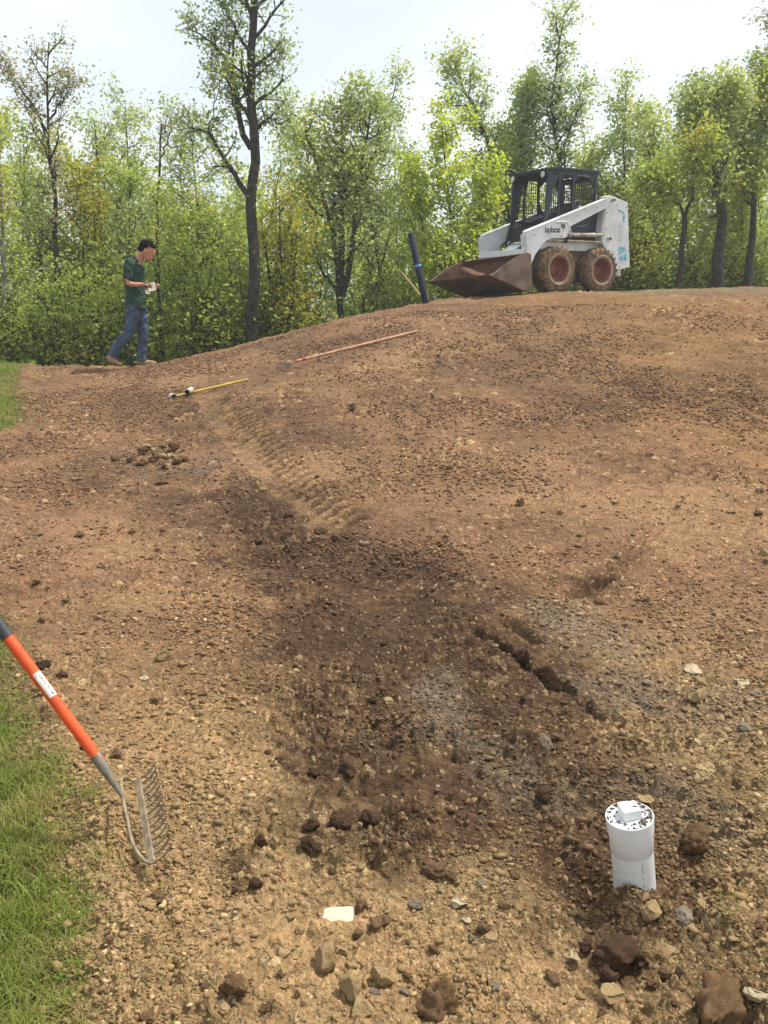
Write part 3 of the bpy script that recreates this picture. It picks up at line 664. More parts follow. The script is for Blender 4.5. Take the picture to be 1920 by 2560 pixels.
# side towers
for s in (1, -1):
    y0, y1 = (.43, .605) if s > 0 else (-.605, -.43)
    b = MB(); b.prism([(-.70, 1.63), (-.78, 1.655), (-1.23, 1.56), (-1.385, .46), (-1.06, .39), (-.66, .84), (-.615, .98)], y0, y1, 0)
    t = b.build('side_tower', [M_WHITE], L, .01)
    if s > 0:
        d = MB(); yy = .6085
        # blue marks: faded patch at the top and the slashed bars near the bottom
        d.prism([(-.97, 1.44), (-1.14, 1.40), (-1.17, 1.35), (-1.00, 1.405)], .6055, yy, 0)
        d.prism([(-1.12, 1.34), (-1.17, 1.335), (-1.18, 1.22), (-1.14, 1.23)], .6055, yy, 0)
        for zc in (1.17, 1.06, .95): 
            d.prism([(-1.02, zc), (-1.06, zc+.045), (-1.13, zc+.04), (-1.15, zc-.01), (-1.11, zc-.045), (-1.04, zc-.04)], .6055, yy, 1)
        d.prism([(-1.06, .80), (-1.22, .80), (-1.24, .775), (-1.07, .70)], .6055, yy, 0)
        d.prism([(-1.07, .685), (-1.255, .765), (-1.26, .74), (-1.075, .66)], .6055, yy, 0)
        d.prism([(-1.08, .62), (-1.27, .70), (-1.28, .57), (-1.09, .57)], .6055, yy, 0)
        d.build('side_decal', [M_BLUE, M_PALEBLUE], t)
        d = MB()
        for px, pz in ((-.83, 1.575), (-.79, .93)):
            d.tube([(px, .60, pz), (px, .66, pz)], .030, 14, 0); d.tube([(px, .66, pz), (px, .672, pz)], .018, 10, 1)
        d.build('pivot_pin', [M_CHROME, M_BLACK], t)
        d = MB(); d.box((-1.305, .52, 1.35), (.03, .05, .06)); d.box((-1.385, .52, .56), (.03, .05, .07)); d.build('latch', [M_BLACK], t)
# lift arms
for s in (1, -1):
    y0, y1 = (.50, .62) if s > 0 else (-.62, -.50)
    b = MB()
    prof = [(1.06, .46), (1.13, .95), (1.09, .985), (-.70, 1.59), (-.70, 1.44), (.14, 1.10), (.20, .94), (.27, .90), (.56, .885), (.70, .84), (.82, .72), (.92, .62), (1.0, .46)]
    b.prism(prof, y0, y1, 0)
    b.prism([(1.125, .97), (1.08, 1.003), (-.69, 1.603), (-.69, 1.575), (1.07, .975)], y0-.008*(s > 0), y1+.008*(s > 0) if s > 0 else y1+.008, 0)
    b.prism([(1.135, .93), (1.155, .93), (1.09, .46), (1.07, .46)], y0-.012, y1+.012, 0)
    a = b.build('lift_arm', [M_WHITE], L, .006)
    if s > 0:
        d = MB(); d.tube([(.14, .626, .93), (.16, .64, 1.02), (.20, .64, 1.12), (.26, .64, 1.165), (.5, .632, 1.15)], .009, 8, 0); d.build('hydraulic_hose', [M_WHITE], a)
    b = MB(); yc = (y0+y1)/2+.015*s
    b.tube([(.16, yc, .965), (-.64, yc, .985)], .038, 14, 0); b.tube([(.22, yc, .965), (.12, yc, .965)], .05, 12, 1); b.build('lift_cylinder', [M_CHROME, M_STEEL], L)
    b = MB(); b.tube([(.62, yc, .86), (-.66, yc, .865)], .023, 12, 0); b.tube([(.26, yc, .86), (.18, yc, .86)], .034, 12, 1); b.build('control_link', [M_CHROME, M_BLACK], L)
def text_mesh(name, s, size, M, m, parent):
    cu = bpy.data.curves.new(name, 'FONT'); cu.body = s; cu.size = size; cu.extrude = .0008; cu.offset = size*.018; cu.space_character = .94
    t = bpy.data.objects.new(name+'_c', cu); link(t); dg = bpy.context.evaluated_depsgraph_get()
    me = bpy.data.meshes.new_from_object(t.evaluated_get(dg)); bpy.data.objects.remove(t)
    me.transform(M); me.materials.clear(); return obj(name, me, m, parent)
arm = [o for o in L.children if o.name.startswith('lift_arm')][0]
ML = Matrix.Translation((.735, .6225, .975))@Matrix(((-1, .0, 0, 0), (0, 0, 1, 0), (0.04, 1, 0, 0), (0, 0, 0, 1)))
text_mesh('lettering', 'bobcat', .135, ML, M_INK, arm)
# emblem: the cat's head
d = MB(); ex, ez = .325, 1.085
E = lambda pts: d.prism([(ex-x*.9, ez+z*.9) for x, z in pts], .6205, .6235, 0)
E([(-.055, .065), (-.045, .015), (-.02, .03), (-.035, .045)]); E([(.06, .065), (.05, .015), (.022, .03), (.038, .045)])
E([(-.045, .028), (-.02, .04), (0, .035), (.022, .04), (.048, .028), (.045, -.005), (.015, .006), (0, -.01), (-.015, .006), (-.042, -.004)])
E([(-.045, -.012), (-.03, -.008), (-.03, -.03), (-.042, -.032)]); E([(-.02, -.005), (-.006, -.012), (-.01, -.03), (-.022, -.028)])
E([(.006, -.012), (.022, -.004), (.052, -.006), (.052, -.035), (.03, -.028), (.02, -.04), (.008, -.03)]); E([(-.008, -.042), (.012, -.046), (.004, -.058)])
d.build('emblem', [M_INK], arm)
d = MB()
for (x, z) in ((-.72, 1.36), (-.72, 1.10), (-1.30, 1.05), (-1.33, .75), (-1.1, .46), (-.86, .62), (-.95, 1.50), (-1.20, 1.48)): d.tube([(x, .60, z), (x, .612, z)], .012, 8)
for (x, z) in ((.95, .93), (1.04, .62), (.72, 1.02), (.35, .93), (-.45, 1.44), (0, 1.28)): d.tube([(x, .615, z), (x, .628, z)], .011, 8)
d.prism([(-.69, 1.58), (-.70, 1.58), (-.66, .9), (-.65, .9)], .60, .607); d.build('bolts', [M_STEEL], L)
d = MB(); d.tube([(.15, .5, .98), (0, .47, 1.08), (-.3, .46, 1.12), (-.55, .47, 1.2)], .012, 8); d.tube([(.1, .5, .94), (-.1, .46, 1.0), (-.5, .46, 1.05), (-.6, .46, 1.1)], .012, 8)
d.tube([(.95, .3, .62), (.9, .34, .85), (.7, .36, .95)], .012, 8); d.tube([(1.0, -.2, .66), (.9, -.3, .80), (.72, -.34, .9)], .012, 8); d.build('hydraulic_hose', [M_BLACK], L)
# wheels
def tyre_parts(parent, x, s):
    wy = .595*s; R = .385
    Mx = Matrix.Translation((x, wy, .385))@Matrix.Rotation(-math.pi/2*s, 4, 'X')
    wh = empty('wheel', (0, 0, 0)); wh.parent = L
    b = MB()
    prof = [(.205, -.11), (.22, -.125), (.30, -.135), (.345, -.125), (.366, -.105), (.374, 0), (.366, .105), (.345, .125), (.31, .137), (.262, .134), (.248, .142), (.236, .134), (.218, .122), (.205, .105)]
    b.lathe(prof[:8], 48, Mx, 0); b.lathe(prof[7:10], 48, Mx, 0); b.lathe(prof[9:], 48, Mx, 1)
    n = 22
    for k in range(n):
        for side in (1, -1):
            a0 = 2*math.pi*(k+(.5 if side < 0 else 0))/n
            for q in range(4):
                h0, h1 = side*(.004+q*.033), side*(.004+(q+1)*.033)
                aa, ab = a0+q*.075, a0+(q+1)*.075; ww = .062
                rr = .385 if q < 3 else .381; rb = .352
                if q == 3: pass
                P = lambda a, h, r: Mx@Vector((r*math.cos(a), r*math.sin(a), h))
                v = [P(aa, h0, rr), P(aa+ww, h0, rr), P(ab+ww, h1, rr if q < 3 else .372), P(ab, h1, rr if q < 3 else .372), P(aa, h0, rb), P(aa+ww, h0, rb), P(ab+ww, h1, rb), P(ab, h1, rb)]
                b.add(v, [(0, 1, 2, 3), (0, 4, 5, 1), (1, 5, 6, 2), (2, 6, 7, 3), (3, 7, 4, 0)], 0)
    b.build('tyre', [M_TYRE, M_TYREW], wh)
    b = MB(); b.lathe([(.212, .118), (.214, .128), (.204, .128), (.196, .10), (.186, .03), (.176, -.02), (.10, -.035), (.085, -.01), (.07, -.005), (0, -.002)], 40, Mx, 0)
    b.lathe([(.212, -.118), (.2, -.12), (.18, -.05), (0, -.05)], 32, Mx, 0)
    for k in range(8):
        a = 2*math.pi*k/8; b.tube([Mx@Vector((.125*math.cos(a), .125*math.sin(a), -.03)), Mx@Vector((.125*math.cos(a), .125*math.sin(a), -.008))], .011, 6, 1)
    b.build('rim', [M_RIM, M_DUSTY], wh)
for x in (.46, -.565):
    for s in (1, -1): tyre_parts(L, x, s)
# cab
b = MB(); YC = .43
for s in (1, -1):
    y = s*YC; w_ = .035
    def sp(pts): b.prism(pts, y-w_/2, y+w_/2, 0)
    sp([(.70, .80), (.60, .80), (.50, 1.2), (.42, 1.72), (.30, 1.90), (.30, 1.99), (.52, 2.0), (.56, 1.80), (.58, 1.2)])   # front post with gusset
    sp([(.42, 1.94), (.42, 2.0), (-.63, 2.02), (-.60, 1.93)])                            # top rail
    sp([(-.62, 2.02), (-.55, 1.95), (-.56, 1.75), (-.60, 1.55), (-.66, 1.30), (-.74, 1.30), (-.69, 1.58), (-.61, 1.75)])  # rear post
    sp([(.50, 1.02), (.50, 1.10), (-.66, 1.50), (-.70, 1.40), (-.66, 1.0)])                # lower panel
    sp([(-.02, 1.94), (-.065, 1.94), (-.085, 1.35), (-.04, 1.35)])                          # middle upright
    sp([(.31, 1.94), (.20, 1.94), (.255, 1.78), (.265, 1.2), (.295, 1.2), (.29, 1.80)]) # bent brace
    sp([(-.07, 1.94), (-.20, 1.94), (-.07, 1.84)]); sp([(-.36, 1.94), (-.53, 1.95), (-.54, 1.78), (-.46, 1.88)]); sp([(-.56, 1.60), (-.50, 1.50), (-.57, 1.46)]); sp([(-.08, 1.40), (-.20, 1.36), (-.08, 1.55)])
b.prism([(.60, 1.995), (.60, 2.02), (.40, 2.055), (-.655, 2.065), (-.66, 2.02), (.35, 2.02)], -.47, .47, 0)   # roof
b.prism([(.585, 1.90), (.60, 2.0), (.57, 2.0), (.555, 1.90)], .29, .47, 0); b.prism([(.585, 1.90), (.60, 2.0), (.57, 2.0), (.555, 1.90)], -.47, -.29, 0)
for k in range(9):
    y = -.25+k*.0625; b.box((.50, y, 1.975), (.16, .02, .05))
b.box((.40, 0, 1.955), (.06, .84, .07)); b.box((.585, 0, 1.985), (.03, .60, .022))
b.prism([(-.62, .95), (-.60, .95), (-.64, 1.42), (-.66, 1.42)], -.42, .42, 0); b.box((-.62, 0, 1.95), (.05, .84, .09))
b.box((-.62, .40, 1.68), (.03, .05, .52)); b.box((-.62, -.40, 1.68), (.03, .05, .52))
b.box((.60, 0, .84), (.05, .86, .05)); cab = b.build('cab', [M_CAB], L, .005)
# wire screens
b = MB()
for s in (1, -1):
    y = s*(YC-.01)
    for k in range(23):
        x = .48-k*.05; b.box((x, y, 1.50+.02*(x < .3)), (.008, .005, .90 if x > -.05 else .70))
    for k in range(18):
        z = 1.08+k*.05; x1 = -.60 if z > 1.45 else -.02; b.box(((.49+x1)/2, y, z), (.49-x1, .005, .008))
for k in range(9): b.box((-.63, -.22+k*.055, 1.68), (.004, .0055, .5))
for k in range(9): b.box((-.63, 0, 1.46+k*.055), (.004, .5, .0055))
b.build('window_screen', [M_BLACK], cab)
b = MB(); b.box((-.13, 0, 1.02), (.46, .46, .12)); b.prism([(-.30, 1.05), (-.22, 1.05), (-.33, 1.55), (-.42, 1.55)], -.23, .23, 0); b.box((-.1, .3, 1.1), (.5, .05, .25)); b.box((-.1, -.3, 1.1), (.5, .05, .25)); b.build('seat', [M_BLACK], L, .015)
b = MB(); b.tube([(.48, -.28, .85), (.44, -.28, 1.15), (.40, -.24, 1.30)], .012, 8); b.tube([(.48, .28, .85), (.44, .28, 1.15), (.40, .24, 1.30)], .012, 8)
b.tube([(.54, -.40, 1.22), (.30, -.39, 1.20), (.24, .39, 1.20), (.50, .40, 1.22)], .012, 8); b.build('control_lever', [M_BLACK], L)
for y in (.38, -.38):
    b = MB(); Mh = Matrix.Translation((.605, y, 1.925))@Matrix.Rotation(math.pi/2, 4, 'Y'); b.lathe([(0, -.05), (.045, -.045), (.052, 0), (.05, .008)], 20, Mh, 0); b.lathe([(.05, .006), (.03, .014), (0, .016)], 20, Mh, 1); b.build('headlight', [M_BLACK, M_LENS], L)
b = MB(); b.tube([(.50, -.45, 1.62), (.54, -.54, 1.63), (.58, -.56, 1.55), (.62, -.56, 1.30), (.60, -.50, 1.22), (.55, -.45, 1.20)], .010, 8); b.tube([(.40, -.47, 2.03), (.60, -.50, 2.10), (.66, -.52, 2.06)], .022, 8); b.build('grab_handle', [M_BLACK], L)
b = MB(); b.box((-.26, .454, 1.955), (.28, .006, .014)); b.box((-.60, .452, 1.60), (.035, .006, .12)); b.build('reflector', [M_STEEL], L)
# bucket
b = MB(); W0, W1 = -.83, .83; th = .014
out_ = [(1.97, .245), (1.30, .03), (1.17, .005), (1.095, .07), (1.085, .35), (1.11, .56), (1.17, .605)]
inn = [(1.155, .585), (1.125, .55), (1.105, .35), (1.115, .08), (1.175, .03), (1.29, .055), (1.965, .262)]
b.prism(out_+[(1.15, .590)]+inn, W0, W1, 0)
side = [(1.965, .25), (1.30, .035), (1.17, .01), (1.10, .07), (1.09, .35), (1.12, .57), (1.18, .61), (1.30, .60), (1.50, .52), (1.94, .275)]
b.prism(side, W1-.004, W1+.012, 1); b.prism(side, W0-.012, W0+.004, 0)
b.prism([(1.10, .57), (1.18, .625), (1.24, .612), (1.16, .565)], W0-.014, W1+.014, 0)
bk = b.build('bucket', [M_BUCK, mat('bucket_side', srgb(118, 100, 86), srgb(84, 66, 56), rough=.75, scale=4, dirt=srgb(120, 86, 62), dirt_lo=.5, dirt_hi=.7)], L, .004)
b = MB(); b.prism([(2.02, .268), (1.88, .225), (1.88, .212), (2.02, .258)], W0-.016, W1+.016, 0); b.prism([(1.99, .26), (1.80, .35), (1.78, .335), (1.96, .245)], W1+.012, W1+.028, 1)
b.prism([(1.96, .262), (1.52, .522), (1.50, .508), (1.94, .25)], W0-.03, W0-.012, 1); b.prism([(1.50, .54), (1.25, .60), (1.25, .58), (1.50, .52)], W0-.03, W0-.012, 1)
b.box((1.19, -.48, .625), (.05, .18, .012), mi=1); b.build('cutting_edge', [M_BUCK, M_STEEL], bk)
bk.location = (.075, 0, -.035); bk.rotation_euler = (.048, 0, 0)
v, f = rock_shape(4, 77, .2, .5); v = v*np.array([.42, .80, .30]); v = v*(1+.25*noise3(v, 6, 3)+.12*noise3(v, 15, 5))[:, None]; v += np.array([1.52, -.02, .13]); v[:, 2] += (v[:, 0]-1.4)*.25
o = obj('dirt_load', mesh_np('dirt_load', v, f, smooth=True), mat('dirt_load', srgb(104, 70, 50), srgb(76, 52, 38), rough=.95, scale=12, bump=.01, bscale=30), None)
o.location = O_L; o.rotation_euler = (0, 0, YAW); tag(o, 'brown dirt left lying in the loader bucket', 'dirt')
b = MB(); b.prism([(.95, .30), (1.06, .12), (1.07, .48), (1.0, .52)], .30, .38, 0); b.prism([(.95, .30), (1.06, .12), (1.07, .48), (1.0, .52)], -.38, -.30, 0); b.box((1.04, 0, .34), (.05, .8, .26)); b.build('bucket_mount', [M_WHITE], L)

# ------------------------------------------------------------------ blue pipe, stake, white clean-out pipe
def dirvec(a, b): v = Vector(b)-Vector(a); return v
M_BPIPE = mat('dark_blue_pipe', srgb(20, 25, 42), srgb(28, 34, 54), rough=.75, scale=4, dirt=srgb(70, 62, 60), dirt_lo=.62, dirt_hi=.85, spec=.2)
M_BAND = mat('light_blue_tape', srgb(60, 140, 200), srgb(90, 165, 215), rough=.5, scale=30)
pb = at(1063, 752, 14.0); pt = at(1027, 584, 13.9)
R = empty('drain_pipe', pb); tag(R, 'dark blue plastic pipe leaning out of the ground in front of the bucket', 'pipe')
ax = Vector(pt)-Vector(pb); Q = ax.to_track_quat('Z', 'Y').to_matrix().to_4x4(); Lh = ax.length
b = MB(); b.lathe([(.05, -.25), (.052, 0), (.052, Lh), (.045, Lh), (.045, Lh-.3)], 24, Q); b.build('pipe_body', [M_BPIPE], R)
b = MB(); b.lathe([(.052, Lh*.50), (.0575, Lh*.503), (.0575, Lh*.525), (.052, Lh*.53)], 24, Q); b.build('tape_band', [M_BAND], R)
b = MB()
for (px0, py0, px1, py1, d0, d1) in ((1052, 738, 1005, 682, 14.5, 14.5),): b.bar(at(px0+8, py0+10, d0), at(px1, py1, d1), .032, .018, mi=0)
o = b.build('wooden_stake', [mat('pale_wood', srgb(212, 176, 128), srgb(184, 146, 98), rough=.7, scale=12)]); tag(o, 'thin pale wooden stake leaning beside the dark blue pipe', 'stake')
p2 = at(1072, 748, 13.9); b = MB(); b.bar(p2, p2+np.array([-.03, .0, .12]), .025, .012); o = b.build('wooden_stake', [bpy.data.materials['pale_wood']]); tag(o, 'short stub of broken stake at the foot of the dark blue pipe', 'stake')

M_PVC = mat('white_pvc', srgb(214, 216, 216), srgb(204, 206, 204), rough=.35, scale=4, dirt=srgb(178, 156, 126), dirt_lo=.52, dirt_hi=.80, dirt_scale=14)
M_PVC2 = mat('white_cap', srgb(222, 224, 226), rough=.35, dirt=srgb(190, 170, 140), dirt_lo=.62, dirt_hi=.9)
M_CRUMB = mat('soil_crumbs', srgb(96, 72, 50), srgb(60, 46, 34), rough=.9, scale=60)
cb = Vector((.722, 2.165, -.16)); ct = Vector((.664, 2.143, .245)); ax = ct-cb; Lh = ax.length
R = empty('cleanout_pipe', cb); tag(R, 'white plastic clean-out pipe with a square topped cap standing in a small pit', 'pipe')
Q = ax.to_track_quat('Z', 'Y').to_matrix().to_4x4()@Matrix.Rotation(.3, 4, 'Z')
b = MB(); b.lathe([(.0572, 0), (.0572, Lh-.07), (.0575, Lh-.066)], 48, Q); body = b.build('pipe_body', [M_PVC], R)
b = MB(); b.lathe([(.0574, Lh-.102), (.0584, Lh-.101), (.0590, Lh-.055), (.0606, Lh-.050), (.0622, Lh-.042), (.0636, Lh-.006), (.0640, Lh-.003), (.0640, Lh+.001), (.062, Lh+.002), (.0612, Lh-.001), (.0, Lh-.001)], 56, Q); b.build('coupling', [M_PVC2], R)
bm = bmesh.new(); bmesh.ops.create_cube(bm, size=1); me = bpy.data.meshes.new('plug')
for q in bm.verts:
    k_ = .050 if q.co.z > 0 else .054; q.co = Vector((q.co.x*k_, q.co.y*k_*.94, (q.co.z+.5)*.030))
bmesh.ops.bevel(bm, geom=list(bm.edges), offset=.0045, segments=3, affect='EDGES', profile=.5, clamp_overlap=True); bm.to_mesh(me); bm.free()
o = obj('plug_square', me, M_PVC2, R); xq = Q.to_3x3()@Vector((1, 0, 0)); o.matrix_local = Q@Matrix.Translation((-.002, .004, Lh-.003))@Matrix.Rotation(-math.atan2(xq.y, xq.x)+.12, 4, 'Z')
b = MB(); r_ = random.Random(4)
for i in range(170):
    a = r_.uniform(0, 6.28); rr = .061*math.sqrt(r_.uniform(.30, 1)); p = Q@Vector((rr*math.cos(a), rr*math.sin(a), Lh+.001)); 
    if i > 75 and not (math.cos(a-0.6) > .1 or math.cos(a-2.6) > .55): continue
    s = r_.uniform(.0012, .0032); vv, ff = ico(1); b.add([Vector(p)+Vector((q[0]*s*r_.uniform(.7, 1.8), q[1]*s*r_.uniform(.7, 1.8), q[2]*s*.7)) for q in vv], [tuple(t) for t in ff])
for (x, y, s) in ((.008, .012, .0035), (.013, .015, .003), (.009, .002, .002)):
    p = Q@Vector((x, y, Lh+.0275)); vv, ff = ico(1); b.add([Vector(p)+Vector((q[0]*s*1.5, q[1]*s, q[2]*s*.5)) for q in vv], [tuple(t) for t in ff])
o = b.build('soil_crumbs', [M_CRUMB]); o.location = cb; tag(o, 'dark soil crumbs scattered on the white pipe cap', 'dirt', kind='stuff')
b = MB(); inv_ = Q.inverted(); camdir = (inv_.to_3x3()@(Vector((0, 0, 1.6))-ct)); a0 = math.atan2(camdir.y, camdir.x)+.42
zz = Lh-.115; r_ = random.Random(2)
while zz > .16:
    for k in range(2):
        h_ = r_.uniform(.0015, .0035); a = a0+r_.uniform(-.03, .03)
        p = [Q@Vector((.0576*math.cos(a+da), .0576*math.sin(a+da), zz+dz)) for da, dz in ((-.016, 0), (.016, 0), (.016, h_), (-.016, h_))]; b.add(p, [(0, 1, 2, 3)])
        zz -= h_+.0016
    if r_.random() < .3: zz -= .007
b.build('printed_line', [M_INK], body)

# ------------------------------------------------------------------ garden rake in front
M_OR = mat('orange_handle', srgb(232, 84, 24), srgb(214, 76, 26), rough=.45, scale=14, dirt=srgb(190, 112, 66), dirt_lo=.60, dirt_hi=.75, dirt_scale=30); M_GRIP = mat('dark_grip', srgb(46, 48, 50), srgb(58, 58, 60), rough=.6, scale=20)
M_FERR = mat('dull_steel', srgb(150, 140, 124), srgb(120, 110, 98), rough=.5, metal=.5, scale=20, dirt=srgb(160, 130, 96), dirt_lo=.5, dirt_hi=.8)
M_TINE = mat('dusty_tines', srgb(150, 134, 108), srgb(112, 98, 78), rough=.7, metal=.0, scale=40, dirt=srgb(150, 112, 72), dirt_lo=.5, dirt_hi=.8, dirt_scale=20)
M_LAB = mat('white_label', srgb(226, 222, 216), srgb(206, 196, 188), rough=.5, scale=60, dirt=srgb(226, 100, 50), dirt_lo=.66, dirt_hi=.72, dirt_scale=60)
RS = .97; D = 2.75*RS
f0 = Vector(at(306, 1990, D)); f1 = Vector(at(243.7, 1895.6, D)); top = Vector(at(19, 1592, D)); u = (top-f1).normalized(); gtop = top+u*.42
R = empty('garden_rake', f0); tag(R, 'orange handled bow rake with curved steel tines standing at the left', 'rake')
T_ = lambda p: Vector(p)-f0
b = MB(); b.tube([T_(f1-u*.01), T_(top)], .0172, 20); hd = b.build('handle', [M_OR], R)
b = MB(); b.tube([T_(top-u*.002), T_(gtop-u*.02), T_(gtop)], [.0195, .0195, .014], 20); b.build('grip', [M_GRIP], R)
b = MB(); fd = (f0-f1).normalized(); b.tube([T_(f1+u*.012), T_(f1), T_(f1+fd*.03), T_(f1+fd*.07), T_(f0)], [.0178, .0178, .0165, .0125, .0065], 16); b.build('ferrule', [M_FERR], R)
n0 = Vector(at(376.6, 2158, 2.56*RS)); n1 = Vector(at(341.5, 1949, 2.93*RS)); bx = (n1-n0); BL = bx.length; bx.normalize(); cen = (n0+n1)/2
hx = (cen-f0).normalized(); tn = bx.cross(hx).normalized(); tn = tn if tn.x > 0 else -tn
hx = tn.cross(bx).normalized(); hx = hx if hx.dot(cen-f0) > 0 else -hx
b = MB()
b.bar(T_(n0)+tn*.004, T_(n1)+tn*.004, .008, .020, up=tuple(tn))
for k in range(14):
    q = n0+bx*(BL*(k/13.)); P_ = []
    for i in range(7):
        t = i/6.; P_.append(T_(q+tn*(.082*t)+hx*(.011*math.sin(t*math.pi))))
    b.tube(P_, [.0055, .0050, .0047, .0044, .0040, .0034, .0020], 7)
b.build('tine_bar', [M_TINE], R)
b = MB()
z3 = lambda l: [Vector(at(zx*.3165, 1500+zy*.3165, dd*RS)) for zx, zy, dd in l]
for c in ([f0]+z3([(985, 1640, 2.72), (1008, 1740, 2.69), (1030, 1860, 2.66), (1066, 1960, 2.63), (1115, 2030, 2.60), (1160, 2072, 2.57)])+[n0],
          [f0]+z3([(972, 1535, 2.78), (960, 1480, 2.82), (955, 1430, 2.86), (972, 1402, 2.89), (1005, 1400, 2.905), (1040, 1425, 2.92)])+[n1]):
    # smooth the corner points
    P_ = [c[0]]
    for i in range(len(c)-1):
        for t in (.33, .66, 1): 
            a_ = c[max(i-1, 0)]; b_ = c[i]; c_ = c[i+1]; d_ = c[min(i+2, len(c)-1)]
            P_.append(.5*((2*b_)+(c_-a_)*t+(2*a_-5*b_+4*c_-d_)*t*t+(3*b_-a_-3*c_+d_)*t**3))
    b.tube([T_(p) for p in P_], .0052, 9)
b.build('bow', [M_TINE], R)
# label wrapped on the handle, with worn dark strokes
lc0 = Vector(at(88, 1684, D)); lc1 = Vector(at(131, 1743, D)); s0 = (lc0-f1).dot(u); s1 = (lc1-f1).dot(u)
tocam = (Vector((0, 0, 1.6))-top); tocam -= u*tocam.dot(u); tocam.normalize(); sd_ = u.cross(tocam); sd_ = sd_ if sd_.x > 0 else -sd_
b = MB(); k0 = 10
def lab_pt(s, a, r=.01745): return T_(f1+u*s+(tocam*math.cos(a)+sd_*math.sin(a))*r)
V = []; ns = 6
for i in range(ns+1):
    for j in range(k0+1): V.append(lab_pt(s0+(s1-s0)*i/ns, -.45+1.65*j/k0))
b.add(V, [(i*(k0+1)+j, i*(k0+1)+j+1, (i+1)*(k0+1)+j+1, (i+1)*(k0+1)+j) for i in range(ns) for j in range(k0)], 0, True)
for (t, a, dt, da) in ((.93, .35, .07, .28), (.84, .30, .02, .34), (.80, .35, .06, .08), (.72, .30, .02, .36), (.66, .42, .06, .22), (.57, .28, .02, .36), (.50, .32, .07, .10), (.47, .55, .05, .12), (.38, .30, .025, .34), (.30, .36, .06, .26), (.20, .30, .02, .34), (.16, .34, .05, .12), (.88, .85, .5, .05), (.30, .86, .2, .05)):
    s = s0+(s1-s0)*t; ds = (s1-s0)*dt; b.add([lab_pt(s, a, .0177), lab_pt(s, a+da, .0177), lab_pt(s-ds, a+da*1.05, .0177), lab_pt(s-ds, a+da*.05, .0177)], [(0, 1, 2, 3)], 1)
b.build('label', [M_LAB, M_INK], hd)

# ------------------------------------------------------------------ rake lying on the slope
def on_ground(px, py, lift): p = place(px, py); return Vector((p[0], p[1], p[2]+lift))
M_WOOD = mat('wooden_handle', srgb(188, 142, 104), srgb(160, 116, 84), rough=.6, scale=7)
h0 = on_ground(742, 912, .045); h1 = on_ground(1042, 836, .04); hk = on_ground(712, 922, .03)
R = empty('lying_rake', h0); tag(R, 'wooden handled rake with a red ferrule lying on the slope', 'rake')
T_ = lambda p: Vector(p)-h0; u = (h1-h0).normalized(); su = Vector((-u.y, u.x, 0)).normalized()
b = MB(); b.tube([T_(h0), T_(h1-u*.02), T_(h1)], [.016, .0165, .013], 12); b.build('handle', [M_WOOD], R)
b = MB(); b.tube([T_(h0-u*.03), T_(h0+u*.12)], [.012, .0185], 12); b.build('ferrule', [mat('red_ferrule', srgb(176, 40, 52), rough=.4)], R)
b = MB(); hc = h0-u*.13
b.tube([T_(h0-u*.02), T_(hc+su*.05), T_(hc+su*.19-u*.02)], .005, 6); b.tube([T_(h0-u*.02), T_(hc-su*.05), T_(hc-su*.19-u*.02)], .005, 6); b.bar(T_(hc-su*.20-u*.02), T_(hc+su*.20-u*.02), .006, .02)
for k in range(14):
    q = hc-u*.02+su*(-.19+.38*k/13); b.tube([T_(q), T_(q-u*.03-Vector((0, 0, .03))), T_(q-u*.025-Vector((0, 0, .065)))], [.004, .004, .002], 5)
b.build('tine_bar', [M_STEEL], R)
# yellow handled maul and the loose grey cap across it
y0 = on_ground(432, 1000, .035); y1 = on_ground(621, 955, .03)
R = empty('yellow_maul', y0); tag(R, 'yellow handled tool with a grey cylindrical head lying on the soil', 'maul')
T_ = lambda p: Vector(p)-y0; u = (y1-y0).normalized(); sy = Vector((u.y, -u.x, 0)).normalized()
b = MB(); b.tube([T_(y0+u*.02), T_(y1-u*.02), T_(y1)], [.014, .015, .013], 12); b.build('handle', [mat('yellow_fibreglass', srgb(200, 172, 66), srgb(178, 148, 56), rough=.4, scale=10)], R)
b = MB(); M_HEAD = mat('grey_head', srgb(196, 192, 184), srgb(160, 152, 140), rough=.6, scale=16, dirt=srgb(130, 100, 76), dirt_lo=.55, dirt_hi=.8)
b.tube([T_(y0-sy*.06+Vector((0, 0, .012))), T_(y0-sy*.055), T_(y0-sy*.02), T_(y0+sy*.02), T_(y0+sy*.055), T_(y0+sy*.062)], [.036, .040, .035, .035, .040, .037], 18); b.build('head', [M_HEAD], R)
b = MB(); b.tube([T_(y0+sy*.0622), T_(y0+sy*.0632)], .034, 18); b.build('face_plate', [M_INK], R)
g0 = on_ground(474, 994, .075); g1 = on_ground(489, 981, .075)
R = empty('pipe_offcut', g0); tag(R, 'short grey tube lying across the middle of the yellow handle', 'tube'); T_ = lambda p: Vector(p)-g0
dd = (g1-g0).normalized(); dd = Vector((dd.x*1.6, dd.y, dd.z)).normalized()
b = MB(); b.tube([T_(g0-dd*.07), T_(g0+dd*.09)], .030, 16, cap=False); b.tube([T_(g0+dd*.09), T_(g0-dd*.07)], .024, 16, mi=1, cap=False); b.add([T_(p) for p in ()], []) ; b.build('tube_wall', [M_HEAD, M_INK], R)
